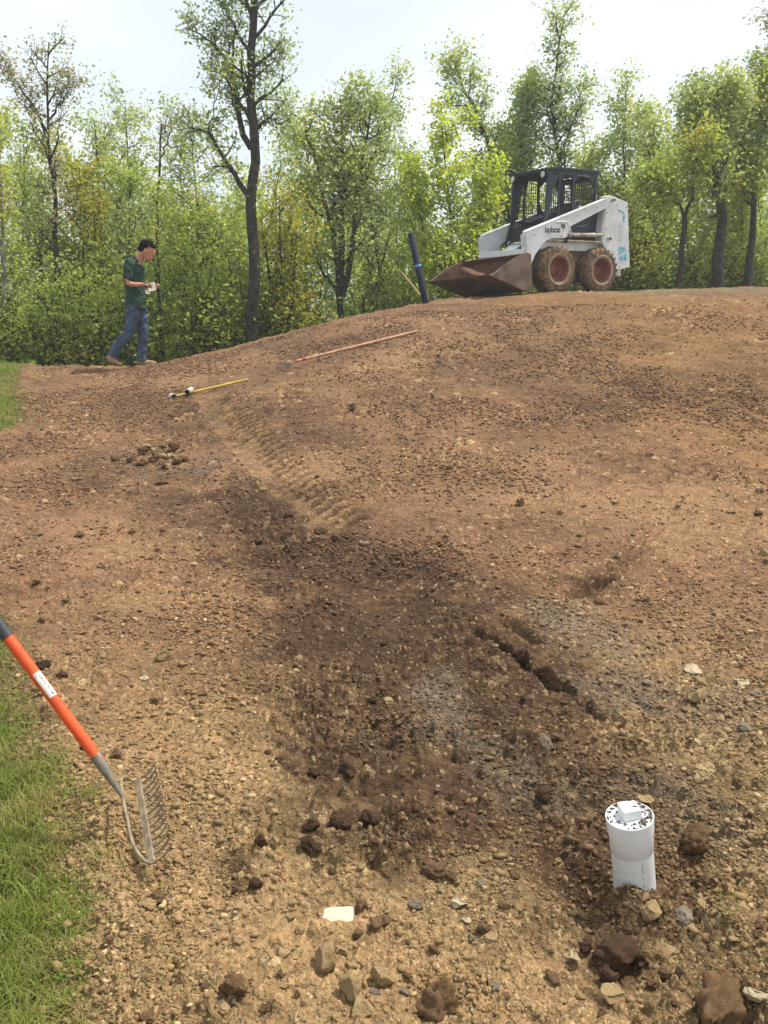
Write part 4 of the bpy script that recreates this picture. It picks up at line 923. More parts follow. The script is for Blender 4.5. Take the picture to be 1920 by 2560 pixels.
# ------------------------------------------------------------------ the walking man
def loft(rings, n=20):
    """rings: (centre, forward half, side half, axis) -> closed surface"""
    V = []; F = []
    for i, (c, a, bb, ax) in enumerate(rings):
        c = Vector(c); ax = Vector(ax).normalized(); sd = Vector((0, 1, 0)); sd = (sd-ax*sd.dot(ax)).normalized(); fw = sd.cross(ax).normalized()
        for k in range(n):
            t = 2*math.pi*k/n; V.append(c+fw*math.cos(t)*a+sd*math.sin(t)*bb)
    for i in range(len(rings)-1):
        for k in range(n): F.append((i*n+k, i*n+(k+1) % n, (i+1)*n+(k+1) % n, (i+1)*n+k))
    F.append(tuple(range(n-1, -1, -1))); F.append(tuple((len(rings)-1)*n+k for k in range(n)))
    return V, F
def limb(pts, rad, n=14, sub=3):
    """smooth tapered limb through points; rad entries r or (fwd, side)"""
    P = [Vector(p) for p in pts]; R_ = [(r, r) if not hasattr(r, '__len__') else r for r in rad]; rings = []
    m = len(P)
    for i in range(m-1):
        for j in range(sub if i < m-2 else sub+1):
            t = j/sub; a = P[max(i-1, 0)]; b_ = P[i]; c = P[i+1]; d = P[min(i+2, m-1)]
            q = .5*((2*b_)+(c-a)*t+(2*a-5*b_+4*c-d)*t*t+(3*b_-a-3*c+d)*t**3)
            dq = (c-b_).normalized()*.7+((c-a).normalized()*(1-t)+(d-b_).normalized()*t)*.3
            rings.append((q, R_[i][0]*(1-t)+R_[i+1][0]*t, R_[i][1]*(1-t)+R_[i+1][1]*t, dq))
    return loft(rings, n)
def ball(c, r, seg=16):
    bm = bmesh.new(); bmesh.ops.create_uvsphere(bm, u_segments=seg, v_segments=seg, radius=1); r = r if hasattr(r, '__len__') else (r, r, r)
    V = [Vector((q.co.x*r[0]+c[0], q.co.y*r[1]+c[1], q.co.z*r[2]+c[2])) for q in bm.verts]; F = [tuple(x.index for x in f.verts) for f in bm.faces]; bm.free(); return V, F
def fused(name, pieces, m, parent, voxel=.008, smooth=4, disp=0):
    mb = MB()
    for V, F in pieces: mb.add(V, F)
    o = mb.build(name, [], None)
    r = o.modifiers.new('r', 'REMESH'); r.mode = 'VOXEL'; r.voxel_size = voxel; r.use_smooth_shade = True
    s = o.modifiers.new('s', 'SMOOTH'); s.iterations = smooth; s.factor = .5
    dg = bpy.context.evaluated_depsgraph_get(); me = bpy.data.meshes.new_from_object(o.evaluated_get(dg)); bpy.data.objects.remove(o)
    if disp:
        n = len(me.vertices); co = np.zeros(n*3, np.float32); me.vertices.foreach_get('co', co); co = co.reshape(-1, 3); no = np.zeros(n*3, np.float32); me.vertices.foreach_get('normal', no); no = no.reshape(-1, 3)
        k = (vn(co[:, 0]*9+co[:, 1]*5, co[:, 2]*22-co[:, 0]*10, 3)+.5*vn(co[:, 0]*30+co[:, 2]*9, co[:, 1]*24+co[:, 2]*26, 4))
        co = co+no*(k*disp)[:, None]; me.vertices.foreach_set('co', co.astype(np.float32).ravel()); me.update()
    me.materials.clear(); return obj(name, me, m, parent)
M_SKIN = mat('skin', srgb(196, 140, 112), srgb(180, 120, 96), rough=.55, scale=12); M_HAIR = mat('dark_hair', srgb(12, 10, 9), srgb(20, 16, 14), rough=.95, spec=.1, scale=80, bump=.003, bscale=120)
M_SHIRT = mat('green_shirt', srgb(22, 58, 40), srgb(16, 46, 32), rough=.85, scale=9); M_JEAN = mat('blue_jeans', srgb(70, 86, 108), srgb(48, 62, 84), rough=.85, scale=7, dirt=srgb(110, 96, 84), dirt_lo=.62, dirt_hi=.9)
M_BOOT = mat('tan_boot', srgb(168, 136, 104), srgb(130, 98, 72), rough=.8, scale=14); M_SOLE = mat('boot_sole', srgb(70, 52, 42), rough=.9); M_PAPER = mat('white_paper', srgb(240, 238, 230), rough=.8)
pm = place(349, 916); zf = float(gz(pm[0], pm[1]))
hy = .085
hipR = (.0, -hy, .90); hipL = (.03, hy, .90); kR = (-.12, -.09, .47); aR = (-.375, -.10, .155); kL = (.055, .085, .48); aL = (.0, .09, .09)
shR = (.005, -.185, 1.455); elR = (-.035, -.235, 1.19); wrR = (.16, -.17, 1.165); shL = (.03, .185, 1.455); elL = (.02, .24, 1.20); wrL = (.19, .12, 1.13)
body = [
 limb([(.03, 0, .84), (.02, 0, .95), (.015, 0, 1.08), (.02, 0, 1.25), (.03, 0, 1.38), (.045, 0, 1.46), (.07, 0, 1.515)], [(.09, .13), (.095, .14), (.10, .14), (.11, .155), (.11, .165), (.09, .13), (.06, .07)], 20),
 limb([(.06, 0, 1.48), (.115, 0, 1.565), (.15, 0, 1.63)], [.062, .056, .058]),
 ball((.178, 0, 1.69), (.098, .076, .118)), ball((.210, 0, 1.610), (.060, .056, .068)), ball((.158, 0, 1.715), (.105, .079, .09)),
 limb([(.262, 0, 1.70), (.283, 0, 1.662), (.270, 0, 1.652)], [.010, .014, .011], 8), ball((.268, 0, 1.625), (.018, .026, .009)), ball((.262, 0, 1.607), (.018, .022, .009)), ball((.245, 0, 1.572), (.028, .028, .022)),
 ball((.257, .03, 1.705), (.016, .02, .008)), ball((.257, -.03, 1.705), (.016, .02, .008)),
 ball((.165, -.078, 1.668), (.02, .009, .032)), ball((.165, .078, 1.668), (.02, .009, .032)),
 limb([hipR, kR, aR], [.085, .055, .036]), limb([hipL, kL, aL], [.085, .055, .036]),
 limb([shR, elR, wrR], [.052, .040, .026]), limb([shL, elL, wrL], [.052, .040, .026]), limb([(.02, -.08, 1.47), shR], [.05, .055]), limb([(.03, .08, 1.47), shL], [.05, .055]),
 limb([aR, (-.30, -.10, .05)], [.036, .03]), limb([aL, (.08, .09, .04)], [.036, .03])]
def hand(wr, dirv, side, curl):
    w_ = Vector(wr); d = Vector(dirv).normalized(); sv = Vector(side).normalized(); nv = d.cross(sv).normalized(); out_ = []
    pc = w_+d*.052; V, F = limb([w_, w_+d*.03, w_+d*.085], [(.018, .026), (.017, .038), (.013, .040)], 12); out_.append((V, F))
    for i, (off, ln) in enumerate(((-.030, .066), (-.010, .075), (.010, .070), (.029, .055))):
        k = w_+d*.083+sv*off; m1 = k+d*ln*.42+nv*curl*ln*.15; m2 = m1+d*ln*.25+nv*curl*ln*.38; e = m2+d*ln*.02+nv*curl*ln*.36
        out_.append(limb([k-d*.01, m1, m2, e], [.0095, .0088, .0082, .007], 8, 2))
    t0 = w_+d*.028-sv*.030; out_.append(limb([t0, t0+d*.028-sv*.022+nv*curl*.012, t0+d*.058-sv*.018+nv*curl*.028], [.0125, .011, .009], 8, 2)); return out_
body += hand(wrR, (1, .25, -.18), (0, .25, -1), -1)+hand(wrL, (.9, -.55, .05), (.1, .2, -1), 1)
HR = Matrix.Translation((.10, 0, 1.56))@Matrix.Rotation(math.radians(25), 4, 'Y')@Matrix.Translation((-.10, 0, -1.56))
body = [(([HR@Vector(q) for q in V]) if 2 <= i <= 12 else V, F) for i, (V, F) in enumerate(body)]
man = fused('person', body, M_SKIN, None, .0065, 3)
man.location = (pm[0], pm[1], zf+.005); tag(man, 'man in a dark green t-shirt and blue jeans walking with papers in his hands', 'person')
V, F = ball((.150, 0, 1.728), (.118, .090, .098), 28); hair = [(V, F)]
o = fused('hair', [(V, F), ball((.10, 0, 1.675), (.06, .078, .075)), ball((.215, 0, 1.765), (.058, .07, .035))], M_HAIR, man, .007, 2, .003)
me = o.data; bm = bmesh.new(); bm.from_mesh(me)
kill = [q for q in bm.verts if (q.co.x > .185 and q.co.z < 1.742) or (q.co.x > .15 and q.co.z < 1.70) or q.co.z < 1.615]
bmesh.ops.delete(bm, geom=kill, context='VERTS'); bm.transform(HR); bm.to_mesh(me); bm.free(); sld = o.modifiers.new('t', 'SOLIDIFY'); sld.thickness = .006; sld.offset = -1
fused('t_shirt', [
 limb([(.00, 0, .815), (.00, 0, .92), (.005, 0, 1.05), (.012, 0, 1.20), (.02, 0, 1.34), (.03, 0, 1.43), (.055, 0, 1.49), (.085, 0, 1.515)], [(.148, .18), (.146, .18), (.135, .165), (.142, .18), (.14, .19), (.115, .17), (.085, .115), (.068, .078)], 24),
 limb([(.02, -.10, 1.45), (.005, -.175, 1.455), (-.015, -.215, 1.36), (-.028, -.232, 1.245)], [.075, .073, .068, .066]), limb([(.03, .10, 1.45), (.03, .175, 1.455), (.025, .215, 1.36), (.02, .235, 1.245)], [.075, .073, .068, .066])], M_SHIRT, man, .0075, 2, .010)
fused('jeans', [
 limb([(.0, 0, .80), (.0, 0, .90), (.0, 0, .985)], [(.13, .16), (.132, .165), (.122, .155)], 20), limb([(-.0, -.085, .88), (-.03, -.09, .72), kR, (-.25, -.095, .31), (-.365, -.10, .155)], [(.108, .098), (.105, .09), (.080, .075), (.078, .068), (.072, .065)]),
 limb([(.03, .085, .88), (.045, .088, .70), kL, (.035, .088, .28), (.0, .09, .075)], [(.105, .098), (.10, .09), (.078, .075), (.076, .068), (.076, .066)])], M_JEAN, man, .0075, 2, .011)
b1 = MB()
def boot(name, pts, sole):
    o = fused(name, pts, M_BOOT, man, .008, 3); return o
boot('boot', [limb([(-.0, .09, .14), (-.01, .09, .06), (-.015, .09, .045)], [(.052, .048), (.055, .048), (.055, .045)]), limb([(-.055, .09, .035), (.0, .09, .045), (.10, .09, .042), (.18, .09, .036), (.225, .09, .028)], [(.034, .040), (.048, .045), (.040, .048), (.036, .046), (.022, .03)])], None)
boot('boot', [limb([(-.35, -.10, .20), (-.39, -.10, .12)], [(.052, .048), (.055, .048)]), limb([(-.435, -.10, .145), (-.395, -.10, .105), (-.325, -.10, .060), (-.262, -.10, .034), (-.225, -.10, .028)], [(.036, .040), (.048, .045), (.042, .048), (.036, .046), (.024, .034)])], None)
b = MB(); o_ = Vector((.235, -.125, 1.14))
b.add([o_+Vector(q) for q in ((-.02, .0, .035), (.075, .05, .06), (.085, .06, -.055), (.0, .0, -.075))]+[o_+Vector(q)+Vector((.002, .008, .001)) for q in ((-.02, .0, .035), (.075, .05, .06), (.085, .06, -.055), (.0, .0, -.075))], [(0, 1, 2, 3), (7, 6, 5, 4), (0, 4, 5, 1), (1, 5, 6, 2), (2, 6, 7, 3), (3, 7, 4, 0)])
b.add([o_+Vector(q) for q in ((-.06, .02, -.06), (.0, .05, -.05), (.005, .05, -.11), (-.05, .02, -.105))], [(0, 1, 2, 3)])
o = b.build('paper', [M_PAPER]); o.location = man.location; sl = o.modifiers.new('t', 'SOLIDIFY'); sl.thickness = .0015; tag(o, 'folded white paper held in the man\'s hands', 'paper')

# ------------------------------------------------------------------ trees
BARK = mat('bark', srgb(66, 58, 50), srgb(44, 38, 34), rough=.95, scale=4, bump=.02, bscale=10, spec=.1)
BARK_D = mat('dark_bark', srgb(70, 64, 56), srgb(40, 38, 34), rough=.95, scale=14, bump=.02, bscale=25, spec=.1)
BARK_P = mat('pale_bark', srgb(150, 140, 130), srgb(104, 96, 88), rough=.9, scale=5, spec=.1)
LV = dict(
 mid=leaf_mat('leaves_mid', srgb(132, 154, 70), srgb(164, 180, 92), srgb(174, 174, 84)),
 lime=leaf_mat('leaves_lime', srgb(172, 186, 76), srgb(198, 206, 98), srgb(156, 178, 72), trans=.5),
 lime_far=leaf_mat('leaves_far', srgb(140, 162, 74), srgb(170, 186, 92), srgb(158, 168, 90), trans=.55, tint=1.3),
 olive=leaf_mat('leaves_olive', srgb(154, 152, 62), srgb(174, 168, 76), srgb(136, 152, 62)),
 cool=leaf_mat('leaves_cool', srgb(138, 156, 100), srgb(166, 182, 122), srgb(172, 180, 98)),
 green=leaf_mat('leaves_green', srgb(138, 160, 70), srgb(166, 180, 88), srgb(170, 170, 80)),
 bud=leaf_mat('leaves_bud', srgb(150, 142, 104), srgb(166, 162, 116), srgb(136, 146, 92)))
def leaves_mesh(P, size, rng_, up=.45):
    n = len(P); nrm = rng_.normal(size=(n, 3)); nrm[:, 2] = np.abs(nrm[:, 2])+up; nrm /= np.linalg.norm(nrm, axis=1)[:, None]
    t = rng_.normal(size=(n, 3)); t -= nrm*(t*nrm).sum(1)[:, None]; t /= np.linalg.norm(t, axis=1)[:, None]; bt = np.cross(nrm, t)
    s = size*rng_.uniform(.45, 1.45, n)[:, None]
    V = np.stack([P-t*s*.55, P+bt*s*.34+nrm*s*.10-t*s*.05, P+t*s*.6-nrm*s*.06, P-bt*s*.34+nrm*s*.10-t*s*.05], 1)
    F = (np.arange(n)*4)[:, None]+np.arange(4)[None]
    return V.reshape(-1, 3), F
class Tree:
    def __init__(s, seed): s.r = np.random.default_rng(seed); s.tv = []; s.tf = []; s.off = 0; s.tips = []
    def tube(s, pts, r0, r1, n):
        pts = np.asarray(pts); m = len(pts); t = np.gradient(pts, axis=0); t /= np.linalg.norm(t, axis=1)[:, None]+1e-9
        up = np.array([.3, .9, .1]); x = np.cross(up, t); x /= np.linalg.norm(x, axis=1)[:, None]+1e-9; y = np.cross(t, x)
        r = np.linspace(r0, r1, m)[:, None, None]; a = np.arange(n)*2*math.pi/n
        V = pts[:, None]+(x[:, None]*np.cos(a)[None, :, None]+y[:, None]*np.sin(a)[None, :, None])*r
        i = np.arange(m-1)[:, None]*n; k = np.arange(n)[None]; k2 = (k+1) % n
        F = np.stack([i+k, i+k2, i+n+k2, i+n+k], -1).reshape(-1, 4)+s.off
        s.tv.append(V.reshape(-1, 3)); s.tf.append(F); s.off += m*n
    def grow(s, p, d, L_, r, lev, maxlev, gn=.35, trop=.10):
        nseg = {0: 14, 1: 7, 2: 5}.get(lev, 4); pts = [np.array(p, float)]; d = np.array(d, float); d /= np.linalg.norm(d)
        for i in range(nseg):
            d = d+s.r.normal(size=3)*gn*.35*(1 if lev else .3); d[2] += trop; d /= np.linalg.norm(d); pts.append(pts[-1]+d*L_/nseg)
        s.tube(pts, r, max(r*.35, .004), 7 if lev < 1 else (5 if lev < 2 else 3))
        s.children(pts, L_, r, lev, maxlev, gn, trop)
    def children(s, pts, L_, r, lev, maxlev, gn, trop, lo=.25, cnt=None, spread=1., prof=None):
        pts = np.asarray(pts); m = len(pts)-1
        if lev >= maxlev:
            for t in np.linspace(.15, 1, max(2, int(L_/.16))): s.tips.append(pts[0] if m < 1 else pts[min(int(t*m), m)]+s.r.normal(size=3)*.04)
            return
        k = cnt or {0: 16, 1: 6, 2: 4}.get(lev, 3)
        for j in range(k):
            t = lo+(1-lo)*(j+s.r.random()*.8)/k; t = min(t, .999); i = int(t*m); q = pts[i]*(1-(t*m-i))+pts[i+1]*(t*m-i); ax = pts[i+1]-pts[i]; ax /= np.linalg.norm(ax)
            a = s.r.uniform(0, 2*math.pi) if lev else j*2.4+s.r.normal()*.4
            side = np.cross(ax, [math.cos(a), math.sin(a), .1]); side /= np.linalg.norm(side)+1e-9
            an = s.r.uniform(.55, 1.0)+(.15 if lev == 0 else 0); dd = ax*math.cos(an)+side*math.sin(an)
            pr = (prof((t-lo)/(1-lo)) if prof else (1-.55*t)); ln = L_*spread*(.42 if lev == 0 else .55)*pr*s.r.uniform(.5, 1.5)
            s.grow(q, dd, max(ln, .25), max(r*(1-.6*t)*.5, .005), lev+1, maxlev, gn, trop)
def tree(name, base, stems, seed, leaf, n_leaf, size_, label, group=None, crown_lo=.3, spread=1., maxlev=3, limbs=16, prof=None, bark=None, clump=.16, cat='tree', gn=.35, low=0, droop=1.):
    """stems: list of (points, r0, r1, leafy, cnt, lo, spread)"""
    T = Tree(seed); base = np.array(base, float); clump *= .72; size = size_*.82; n_leaf = int(n_leaf*(.66 if n_leaf > 6000 else .78))
    for st in stems:
        pts, r0, r1 = st[0], st[1], st[2]; cnt = st[3] if len(st) > 3 else limbs; lo = st[4] if len(st) > 4 else crown_lo; sp_ = st[5] if len(st) > 5 else spread
        pts = np.array(pts, float)
        # resample with small wander
        seg = np.linalg.norm(np.diff(pts, axis=0), axis=1); cs = np.concatenate([[0], np.cumsum(seg)]); tt = np.linspace(0, cs[-1], max(10, int(cs[-1]/.35)))
        q = np.stack([np.interp(tt, cs, pts[:, k]) for k in range(3)], 1); q[1:-1] = (q[:-2]+2*q[1:-1]+q[2:])/4; q[1:-1] += T.r.normal(size=(len(q)-2, 3))*.018
        T.tube(q, r0, r1, 9); 
        if cnt: T.children(q, cs[-1], r0, 0, maxlev, gn, .06, lo, cnt, sp_, prof)
    tips = np.array(T.tips); R = empty(name, base); tag(R, label, cat, group)
    ids = T.r.integers(0, len(tips), n_leaf); P = tips[ids]+T.r.normal(size=(n_leaf, 3))*clump*np.array([1, 1, .8])
    V, F = leaves_mesh(P, size, T.r)
    o = obj('crown', mesh_np('crown', V-base, F), LV[leaf], R)
    o2 = obj('trunk', mesh_np('trunk', np.concatenate(T.tv)-base, np.concatenate(T.tf), smooth=True), bark or BARK, R)
    return R
def floor_z(x, y): return float(gz(x, y))-.05
def stem(px_list, d, d_top=None):
    n = len(px_list); d_top = d_top or d
    return [at(px, py, d+(d_top-d)*i/(n-1)) for i, (px, py) in enumerate(px_list)]
def rooted(pts):
    """carry the lowest point down to the ground"""
    p = np.array(pts[0]); g = floor_z(p[0], p[1]); return [np.array([p[0], p[1], g])]+list(pts), np.array([p[0], p[1], g])
def auto(px, py_top, d, seed, leaf, n, size, label, r0=.07, lean=0, **kw):
    """a tree standing d metres off whose top reaches the pixel height py_top"""
    r = np.random.default_rng(seed); top = at(px+lean, py_top, d); b0 = at(px, 760, d); g = floor_z(b0[0], b0[1]); base = np.array([b0[0], b0[1], g])
    k = 7; P = [base+(top-base)*(i/k)*np.array([1, 1, 1])+np.array([r.normal()*.10*min(i, k-i)*.6, r.normal()*.1, 0]) for i in range(k+1)]
    return tree('tree', base, [(P, r0, r0*.15)], seed, leaf, n, size, label, **kw)
round_ = lambda t: .45+1.1*math.sin(math.pi*min(t*.9+.12, 1))**.8*.75
cone_ = lambda t: 1.15-.85*t
# --- the tall tree
d = 15.6
m1, bs = rooted(stem([(628, 838), (634, 740), (636, 600), (630, 510), (636, 440), (640, 380), (634, 330), (624, 230), (630, 140), (633, 50), (634, -20), (645, -160), (640, -300)], d, 15.2))
st = [(m1, .118, .045, 20, .5, .36),
 (stem([(630, 505), (600, 455), (571, 422), (552, 370), (535, 345), (520, 325), (495, 310), (470, 318)], d), .055, .015, 8, .3, .55),
 (stem([(628, 370), (606, 335), (592, 265), (584, 210), (575, 150), (562, 130), (540, 110), (520, 106), (484, 78), (465, 70)], d), .06, .008, 14, .2, .42),
 (stem([(580, 150), (586, 95), (590, 63), (570, 40), (547, 12), (540, -30)], d), .025, .006, 8, .1, .6),
 (stem([(520, 325), (540, 250), (548, 200), (530, 150)], d), .012, .004, 5, .1, .6),
 (stem([(645, 322), (660, 302), (680, 290), (700, 270)], d), .035, .01, 6, .2, .7), (stem([(634, 205), (650, 185), (668, 165), (700, 150)], d), .022, .006, 7, .1, .7), (stem([(634, 30), (600, 5), (580, -30)], d), .02, .006, 5, .1, .6)]
tree('tree', bs, st, 11, 'cool', 9000, .080, 'tallest tree, dark trunk rising out of the top of the picture between man and loader', maxlev=2, limbs=12, bark=BARK_D, clump=.13)
m2, bs2 = rooted(stem([(676, 110), (683, 96), (710, 69), (728, 45), (733, 30), (737, 12)], d))
# --- the bush under it and other low growth (behind the crest)
def bush(px, py_top, d, wpx, seed, leaf, n, size, label, cat='bush', dens=.2, name='bush', group=None, stems=5):
    r = np.random.default_rng(seed); top = at(px, py_top, d); b0 = at(px, 760, d); g = floor_z(b0[0], b0[1]); base = np.array([b0[0], b0[1], g]); H = top[2]-g; W = wpx/FPX*d
    S = []
    for k in range(stems):
        a = k*2*math.pi/stems+r.normal()*.4; e = np.array([math.cos(a)*W*.62*r.uniform(.5, 1), math.sin(a)*W*.5*r.uniform(.3, 1), H*r.uniform(.72, .95)])
        if k == 0: e = np.array([0, 0, H*.97])
        S.append(([base, base+e*np.array([.25, .25, .35]), base+e*np.array([.65, .65, .7]), base+e], .028*H/3, .007, 11, .12, .75))
    return tree(name, base, S, seed, leaf, n, size, label, group, maxlev=2, clump=dens, cat=cat, prof=lambda t: .9-.4*t, bark=BARK)
bush(705, 480, 16.4, 125, 21, 'olive', 9500, .085, 'yellowish olive bush just right of the tallest tree trunk', dens=.24)
# --- centre group with several dark stems
d = 17.2
t1, bs = rooted(stem([(853, 765), (848, 690), (838, 600), (815, 520), (800, 440), (775, 360), (760, 290)], d))
st = [(t1, .085, .02, 15, .35, .42), (stem([(852, 720), (856, 620), (852, 540), (850, 430), (860, 330), (850, 240)], d), .085, .012, 16, .3, .45), (stem([(856, 740), (878, 680), (885, 600), (893, 500), (905, 400), (930, 300), (925, 230)], d), .065, .01, 15, .3, .42)]
tree('tree', bs, st, 31, 'cool', 15000, .085, 'broad round tree on three dark stems, centre of the tree line', maxlev=2, bark=BARK_D, clump=.17)
d = 18.6
t1, bs = rooted(stem([(960, 760), (945, 640), (925, 560), (905, 480), (940, 380), (965, 300), (985, 235)], d))
tree('tree', bs, [(t1, .07, .012, 18, .35, .36), (stem([(925, 560), (905, 510), (880, 470)], d), .03, .01, 6, .2, .8)], 33, 'cool', 9000, .085, 'crooked tree just right of the three stemmed one', maxlev=2, bark=BARK_D, clump=.18)
# --- lime sapling left of the cab
d = 17.6
t1, bs = rooted(stem([(1135, 760), (1130, 620), (1120, 500), (1110, 400), (1105, 300)], d))
tree('tree', bs, [(t1, .05, .008, 22, .1, .45), (stem([(1140, 740), (1180, 600), (1210, 500), (1230, 430)], d), .03, .007, 14, .1, .5), (stem([(1130, 740), (1070, 620), (1040, 520), (1030, 420)], d), .03, .007, 14, .1, .5)], 41, 'lime', 15000, .095, 'bright lime green young tree behind the dark blue pipe', maxlev=2, clump=.16, prof=lambda t: .9-.4*t)
# --- leaning tree over the cab, thin tall one, and their neighbours
d = 19.5
t1, bs = rooted(stem([(1300, 760), (1290, 600), (1250, 500), (1235, 400), (1200, 300), (1160, 220), (1130, 150)], d))
tree('tree', bs, [(t1, .10, .015, 16, .4, .30), (stem([(1285, 590), (1300, 480), (1300, 380), (1310, 280), (1330, 210)], d), .07, .012, 14, .3, .42)], 51, 'cool', 15000, .09, 'forked tree behind the loader cab with its top leaning left', maxlev=2, bark=BARK_D, clump=.19)
d = 19
t1, bs = rooted(stem([(1412, 760), (1410, 560), (1400, 420), (1395, 330), (1378, 250), (1385, 180), (1405, 90), (1410, 35)], d))
tree('tree', bs, [(t1, .09, .008, 26, .42, .22), (stem([(1395, 330), (1378, 265), (1350, 230), (1320, 240)], d), .03, .008, 6, .2, .6), (stem([(1400, 400), (1420, 330), (1440, 280), (1460, 200)], d), .03, .008, 9, .2, .5)], 53, 'cool', 7200, .085, 'slender tall tree standing above the loader cab roof', maxlev=2, bark=BARK_D, clump=.16, prof=lambda t: 1-.5*t)
auto(1545, 240, 19.5, 55, 'cool', 6000, .085, 'thin airy tree above the rear of the loader', r0=.06, lean=15, maxlev=2, limbs=18, spread=.42, clump=.18, crown_lo=.35, bark=BARK_D)
auto(1250, 330, 21, 56, 'mid', 7000, .10, 'mid green tree seen through the loader cab', maxlev=2, limbs=18, spread=.5, clump=.22)
auto(1480, 400, 20.5, 57, 'mid', 7500, .10, 'mid green tree right behind the loader tower', maxlev=2, limbs=18, spread=.55, clump=.22)
# --- right hand group
d = 17.4
t1, bs = rooted(stem([(1792, 745), (1795, 620), (1802, 540), (1798, 480), (1776, 430), (1772, 380), (1782, 330), (1790, 230)], d))
tree('tree', bs, [(t1, .135, .02, 18, .4, .36), (stem([(1775, 440), (1750, 360), (1740, 290), (1730, 220)], d), .045, .01, 12, .2, .55), (stem([(1776, 400), (1800, 330), (1830, 270), (1835, 210)], d), .045, .01, 12, .2, .55)], 61, 'cool', 15500, .088, 'large tree with a thick bent dark trunk at the right', maxlev=2, bark=BARK_D, clump=.18)
d = 16.8
t1, bs = rooted(stem([(1693, 745), (1700, 660), (1710, 580), (1712, 535)], d))
tree('tree', bs, [(t1, .055, .05, 0), (stem([(1712, 540), (1695, 505), (1665, 495), (1640, 470), (1620, 430)], d), .03, .008, 9, .3, .6), (stem([(1712, 540), (1730, 500), (1728, 440), (1735, 400), (1760, 350)], d), .035, .008, 10, .3, .6)], 63, 'mid', 6500, .085, 'small dark forked tree between loader and the bent trunk', maxlev=2, bark=BARK_D, clump=.17)
d = 18
t1, bs = rooted(stem([(1868, 745), (1880, 620), (1885, 500), (1890, 430), (1868, 380), (1850, 350), (1840, 300)], d))
tree('tree', bs, [(t1, .10, .015, 14, .5, .4), (stem([(1888, 480), (1870, 440), (1850, 420)], d), .04, .01, 5, .2, .8), (stem([(1885, 420), (1910, 330), (1920, 250), (1915, 180)], d), .05, .01, 12, .3, .5)], 65, 'mid', 12000, .09, 'dark trunked tree at the right edge', maxlev=2, bark=BARK_D, clump=.19)
auto(1852, 330, 19.5, 66, 'mid', 6500, .095, 'thin straight tree between the two big right hand trunks', r0=.045, maxlev=2, limbs=16, spread=.4, clump=.2, bark=BARK_D)
auto(1960, 30, 18.5, 67, 'bud', 5500, .08, 'sparse budding tree reaching in from the right edge', r0=.10, lean=-10, maxlev=2, limbs=22, spread=.40, clump=.15, crown_lo=.35)
auto(1630, 300, 20.5, 68, 'mid', 9500, .10, 'rounded green tree between the airy tree and the right hand group', maxlev=2, limbs=20, spread=.5, clump=.22)
auto(1720, 330, 22, 69, 'olive', 8000, .10, 'olive green tree behind the small forked tree', maxlev=2, limbs=18, spread=.5, clump=.24)
# --- left side
d = 16.8
t1, bs = rooted(stem([(142, 850), (142, 740), (140, 600), (136, 480), (122, 380), (118, 280), (121, 190), (122, 105)], d))
tree('tree', bs, [(t1, .085, .01, 22, .45, .26), (stem([(118, 330), (90, 280), (60, 240), (30, 190), (15, 150)], d), .03, .006, 10, .2, .45), (stem([(122, 300), (165, 240), (190, 200)], d), .02, .005, 6, .2, .5)], 71, 'bud', 3600, .075, 'budding nearly bare tree at the left with a straight thin trunk', maxlev=2, clump=.12)
d = 15.4
t1, bs = rooted(stem([(12, 870), (10, 760), (10, 640), (6, 540), (-2, 440), (-10, 300)], d))
tree('tree', bs, [(t1, .05, .02, 9, .5, .35)], 73, 'mid', 2500, .085, 'pale grey trunk at the left edge of the picture', maxlev=2, bark=BARK_P, clump=.18)
d = 18
t1, bs = rooted(stem([(398, 800), (392, 640), (394, 520), (398, 440), (402, 370), (404, 312)], d))
tree('snag', bs, [(t1, .05, .018, 3, .7, .10), (stem([(400, 400), (415, 365), (424, 335), (429, 305)], d), .022, .006, 3, .4, .5)], 75, 'bud', 350, .07, 'bare dark broken snag rising behind the man', maxlev=2, bark=BARK_D, clump=.1, cat='dead tree')
LEFT = [(60, 330, 18.5, 'cool', 8500, 'leafy tree behind the pale trunk at the left edge', .5), (235, 300, 19, 'cool', 7500, 'airy tree right of the nearly bare one at the left', .45), (310, 262, 20, 'cool', 4200, 'sparse tree top above the man', .36),
 (480, 300, 19.5, 'cool', 5000, 'sparse crooked tree between the snag and the tallest tree', .40), (200, 420, 18, 'olive', 9500, 'yellow green tree behind and left of the man', .5), (330, 450, 18.5, 'mid', 9000, 'green tree directly behind the man', .5),
 (90, 450, 17.5, 'mid', 8500, 'dense green young tree at the far left', .55), (560, 560, 18, 'mid', 7000, 'young tree just left of the tallest trunk', .5), (450, 520, 17.6, 'mid', 7500, 'young green tree right of the man', .5),
 (770, 330, 19.5, 'mid', 7000, 'green tree between the tallest trunk and the three stemmed tree', .42), (1035, 430, 20, 'mid', 7500, 'mid green tree behind the lime green one', .5)]
for i, (px, py, d, lf, n, lab, sp_) in enumerate(LEFT):
    auto(px, py, d, 80+i*3, lf, n, .09, lab, r0=.06, maxlev=2, limbs=20, spread=sp_, clump=.2, crown_lo=.18 if n > 6000 else .4)
